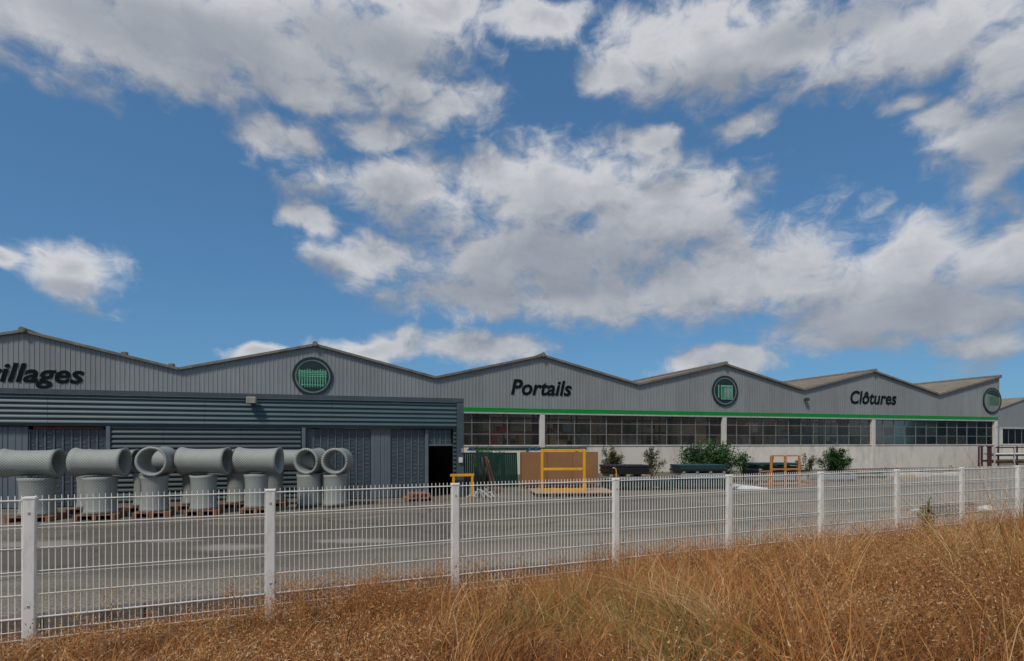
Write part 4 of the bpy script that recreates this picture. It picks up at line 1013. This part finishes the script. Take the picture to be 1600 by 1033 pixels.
def gz_arr(x, y):
    w = (x-FP0.x)*fn.x + (y-FP0.y)*fn.y; t = np.clip((w+.25)/5.2, 0, 1); t = t*t*(3-2*t); return FBASE - .01 + .42*t + BZ, w
def scatter(n, wmin=-.35, near=1.3):
    out = []; n = int(n*1.38)
    while sum(len(o) for o in out) < n:
        y = rng.uniform(near, 19, n*2); x = rng.uniform(-1.0, 1.0, n*2)*(y + 3.2)
        keep = rng.random(n*2) < np.clip((4.2/y)**.35, .25, 1)*np.clip(y/9, .25, 1)
        z, w = gz_arr(x, y); keep &= (w > wmin) & (w < 7.2)
        out.append(np.stack([x[keep], y[keep], z[keep]-.03], 1))
    return np.concatenate(out)[:n]
def right(P): return np.clip((P[:,0]/P[:,1]*F + CX - 250)/900, 0, 1)     # grows taller and more golden towards the right
def build_grass():
    parts = []; F_ = lambda P: gz_arr(P[:,0], P[:,1])[1]
    def green(tint, P, thr, pr):
        g_ = (vn(P[:,0], P[:,1], .7, 5) + .4*vn(P[:,0], P[:,1], 2.1, 6) > thr) & (rng.random(len(P)) < pr); tint[g_] = rng.uniform(.93, 1, g_.sum()); return tint
    # matted litter close to the soil
    P = scatter(30000); rt = right(P); edge = np.clip((F_(P)+.45)/1.2, .3, 1)
    tint = green(np.clip(.3 + .1*rt + .18*vn(P[:,0], P[:,1], .55, 2) + rng.normal(0, .2, len(P)), 0, .92), P, .42, .4)
    parts.append(strips_mesh('a', P, rng.uniform(0, 6.28, len(P)), (.13 + .1*rt)*edge*rng.lognormal(0, .4, len(P)), rng.gamma(2.6, .5, len(P)), rng.uniform(.003, .009, len(P)), tint, None, 3))
    # tufts: blades that fan out of one crown, each tuft with its own colour, height and lie
    T = scatter(5200); T = T[vn(T[:,0], T[:,1], 1.3, 41) + .6*rng.random(len(T)) > -.32]; rt = right(T); big = vn(T[:,0], T[:,1], .75, 9); edge = np.clip((F_(T)+.3)/1.0, .35 + .5*rt, 1)
    far_r = np.clip((T[:,0]/T[:,1]*F + CX - 1380)/200, 0, 1)
    th = (.21 + .27*rt + .17*big*(.4 + .6*rt) + .07*far_r)*edge*rng.lognormal(0, .42, len(T)); tt = .42 + .13*rt + .2*vn(T[:,0], T[:,1], .5, 2) + .1*vn(T[:,0], T[:,1], 1.9, 3) + rng.normal(0, .19, len(T))
    ta = .5 + 2.2*vn(T[:,0], T[:,1], .6, 7) + rng.normal(0, .8, len(T)); tl = rng.gamma(2.0, .34, len(T)); m = 18
    P = np.repeat(T, m, 0); n = len(P); a = rng.uniform(0, 6.28, n); rad = np.abs(rng.normal(0, .06, n)); P[:,0] += np.cos(a)*rad; P[:,1] += np.sin(a)*rad
    L1 = np.repeat(tl, m); A1 = np.repeat(ta, m); fan = rng.gamma(2, .22, n)
    vx, vy = np.cos(A1)*L1 + np.cos(a)*fan, np.sin(A1)*L1 + np.sin(a)*fan
    tint = green(np.clip(np.repeat(tt, m) + rng.normal(0, .1, n), 0, .92), P, .45, .5)
    parts.append(strips_mesh('b', P, np.arctan2(vy, vx), np.repeat(th, m)*rng.uniform(.5, 1.15, n), np.hypot(vx, vy), rng.uniform(.004, .011, n), tint, None, 4))
    # long arching straws, pale, lying across the tufts
    P = scatter(2400, .25); rt = right(P); h = rng.uniform(.3, .5, len(P)) + .25*rt*rng.random(len(P)); parts.append(strips_mesh('c', P, rng.uniform(0, 6.28, len(P)), h, rng.uniform(.4, 1.7, len(P)), rng.uniform(.0035, .0075, len(P)), np.clip(rng.normal(.7, .12, len(P)), .3, .9), None, 6))
    # stalks with dry bracts and seed heads
    P = scatter(27000); rt = right(P); k = (vn(P[:,0], P[:,1], .8, 23) + .5*vn(P[:,0], P[:,1], 2.2, 24) > -.05) & (F_(P) > -.25 + .1*rng.random(len(P))); P = P[k]; rt = rt[k]; h = (.25 + .19*rt)*rng.lognormal(0, .4, len(P))*np.clip((F_(P)+.5)/1.1, .5, 1)
    tall = rng.random(len(P)) < .03; h[tall] *= 1.6
    az = rng.uniform(0, 6.28, len(P)); lean = rng.uniform(0, .6, len(P))
    parts.append(strips_mesh('d', P, az, h, lean, np.full(len(P), .0035), np.clip(.42 + rng.normal(0, .12, len(P)), 0, .9), None, 3))
    m = 15; f_ = rng.uniform(.45, 1.02, (len(P), m)); hh = h[:, None]; ll = lean[:, None]; o_ = hh*ll*f_**1.7; z_ = hh*f_*(1 - .42*ll*f_)
    Q = P[:, None, :] + np.stack([np.cos(az)[:, None]*o_, np.sin(az)[:, None]*o_, z_], 2); Q = Q.reshape(-1, 3) + rng.normal(0, 1, (len(P)*m, 3))*np.array([.028, .028, .02])
    nb = len(Q); tb = np.repeat(rng.normal(.55, .22, len(P)), m) + rng.normal(0, .16, nb); pale = rng.random(nb) < .17; tb[pale] = rng.uniform(.82, .9, pale.sum())
    parts.append(strips_mesh('e', Q, rng.uniform(0, 6.28, nb), rng.uniform(.010, .034, nb), rng.uniform(0, 2, nb), rng.uniform(.006, .015, nb), np.clip(tb, .05, .9), None, 1))
    # taller dry forbs that reach up in front of the mesh
    n = 900; pxs = np.concatenate([rng.normal(560, 90, 250), rng.normal(1000, 80, 230), rng.uniform(150, 1000, 120), rng.uniform(1000, 1640, 300)]); s_ = np.array([fence_s(q) for q in pxs]); wv = np.abs(rng.normal(.5, .5, n)) + .1
    P = np.stack([FP0.x + fu.x*s_ + fn.x*wv, FP0.y + fu.y*s_ + fn.y*wv, np.zeros(n)], 1); P[:,2] = gz_arr(P[:,0], P[:,1])[0] - .02
    h = rng.uniform(.28, .72, n); az = rng.uniform(0, 6.28, n); lean = rng.uniform(0, .4, n)
    parts.append(strips_mesh('f', P, az, h, lean, np.full(n, .005), np.full(n, .35) + rng.normal(0, .1, n), None, 4))
    m = 60; f_ = rng.uniform(.35, 1.02, (n, m)); hh = h[:, None]; ll = lean[:, None]; o_ = hh*ll*f_**1.7; z_ = hh*f_*(1 - .42*ll*f_)
    Q = (P[:, None, :] + np.stack([np.cos(az)[:, None]*o_, np.sin(az)[:, None]*o_, z_], 2)).reshape(-1, 3) + rng.normal(0, 1, (n*m, 3))*np.array([.045, .045, .02]); nb = len(Q)
    parts.append(strips_mesh('g', Q, rng.uniform(0, 6.28, nb), rng.uniform(.012, .04, nb), rng.uniform(0, 2, nb), rng.uniform(.006, .013, nb), np.clip(rng.normal(.5, .18, nb), .05, .9), None, 1))
    o = merge(parts, 'dry_grass', M_grass); o['kind'] = 'stuff'; tag(o, 'tall dry brown and golden grass covering the bank before the fence', 'grass')
    # thin weeds in the gravel beyond the fence
    parts = []
    n = 2600; s_ = rng.uniform(-3, 26, n); wv = -np.abs(rng.normal(0, .55, n)) - .35
    P = np.stack([FP0.x + fu.x*s_ + fn.x*wv, FP0.y + fu.y*s_ + fn.y*wv, np.full(n, -.005)], 1); k = vn(P[:,0], P[:,1], 1.3, 31) > .1; P = P[k]; n = len(P)
    parts.append(strips_mesh('w', P, rng.uniform(0, 6.28, n), rng.uniform(.08, .34, n), rng.gamma(2, .25, n), rng.uniform(.003, .006, n), np.where(rng.random(n) < .35, .97, rng.uniform(.4, .85, n)), None, 3))
    o = merge(parts, 'gravel_weeds', M_grass); o['kind'] = 'stuff'; tag(o, 'sparse dry weeds in the gravel just beyond the fence', 'weeds')
build_grass()
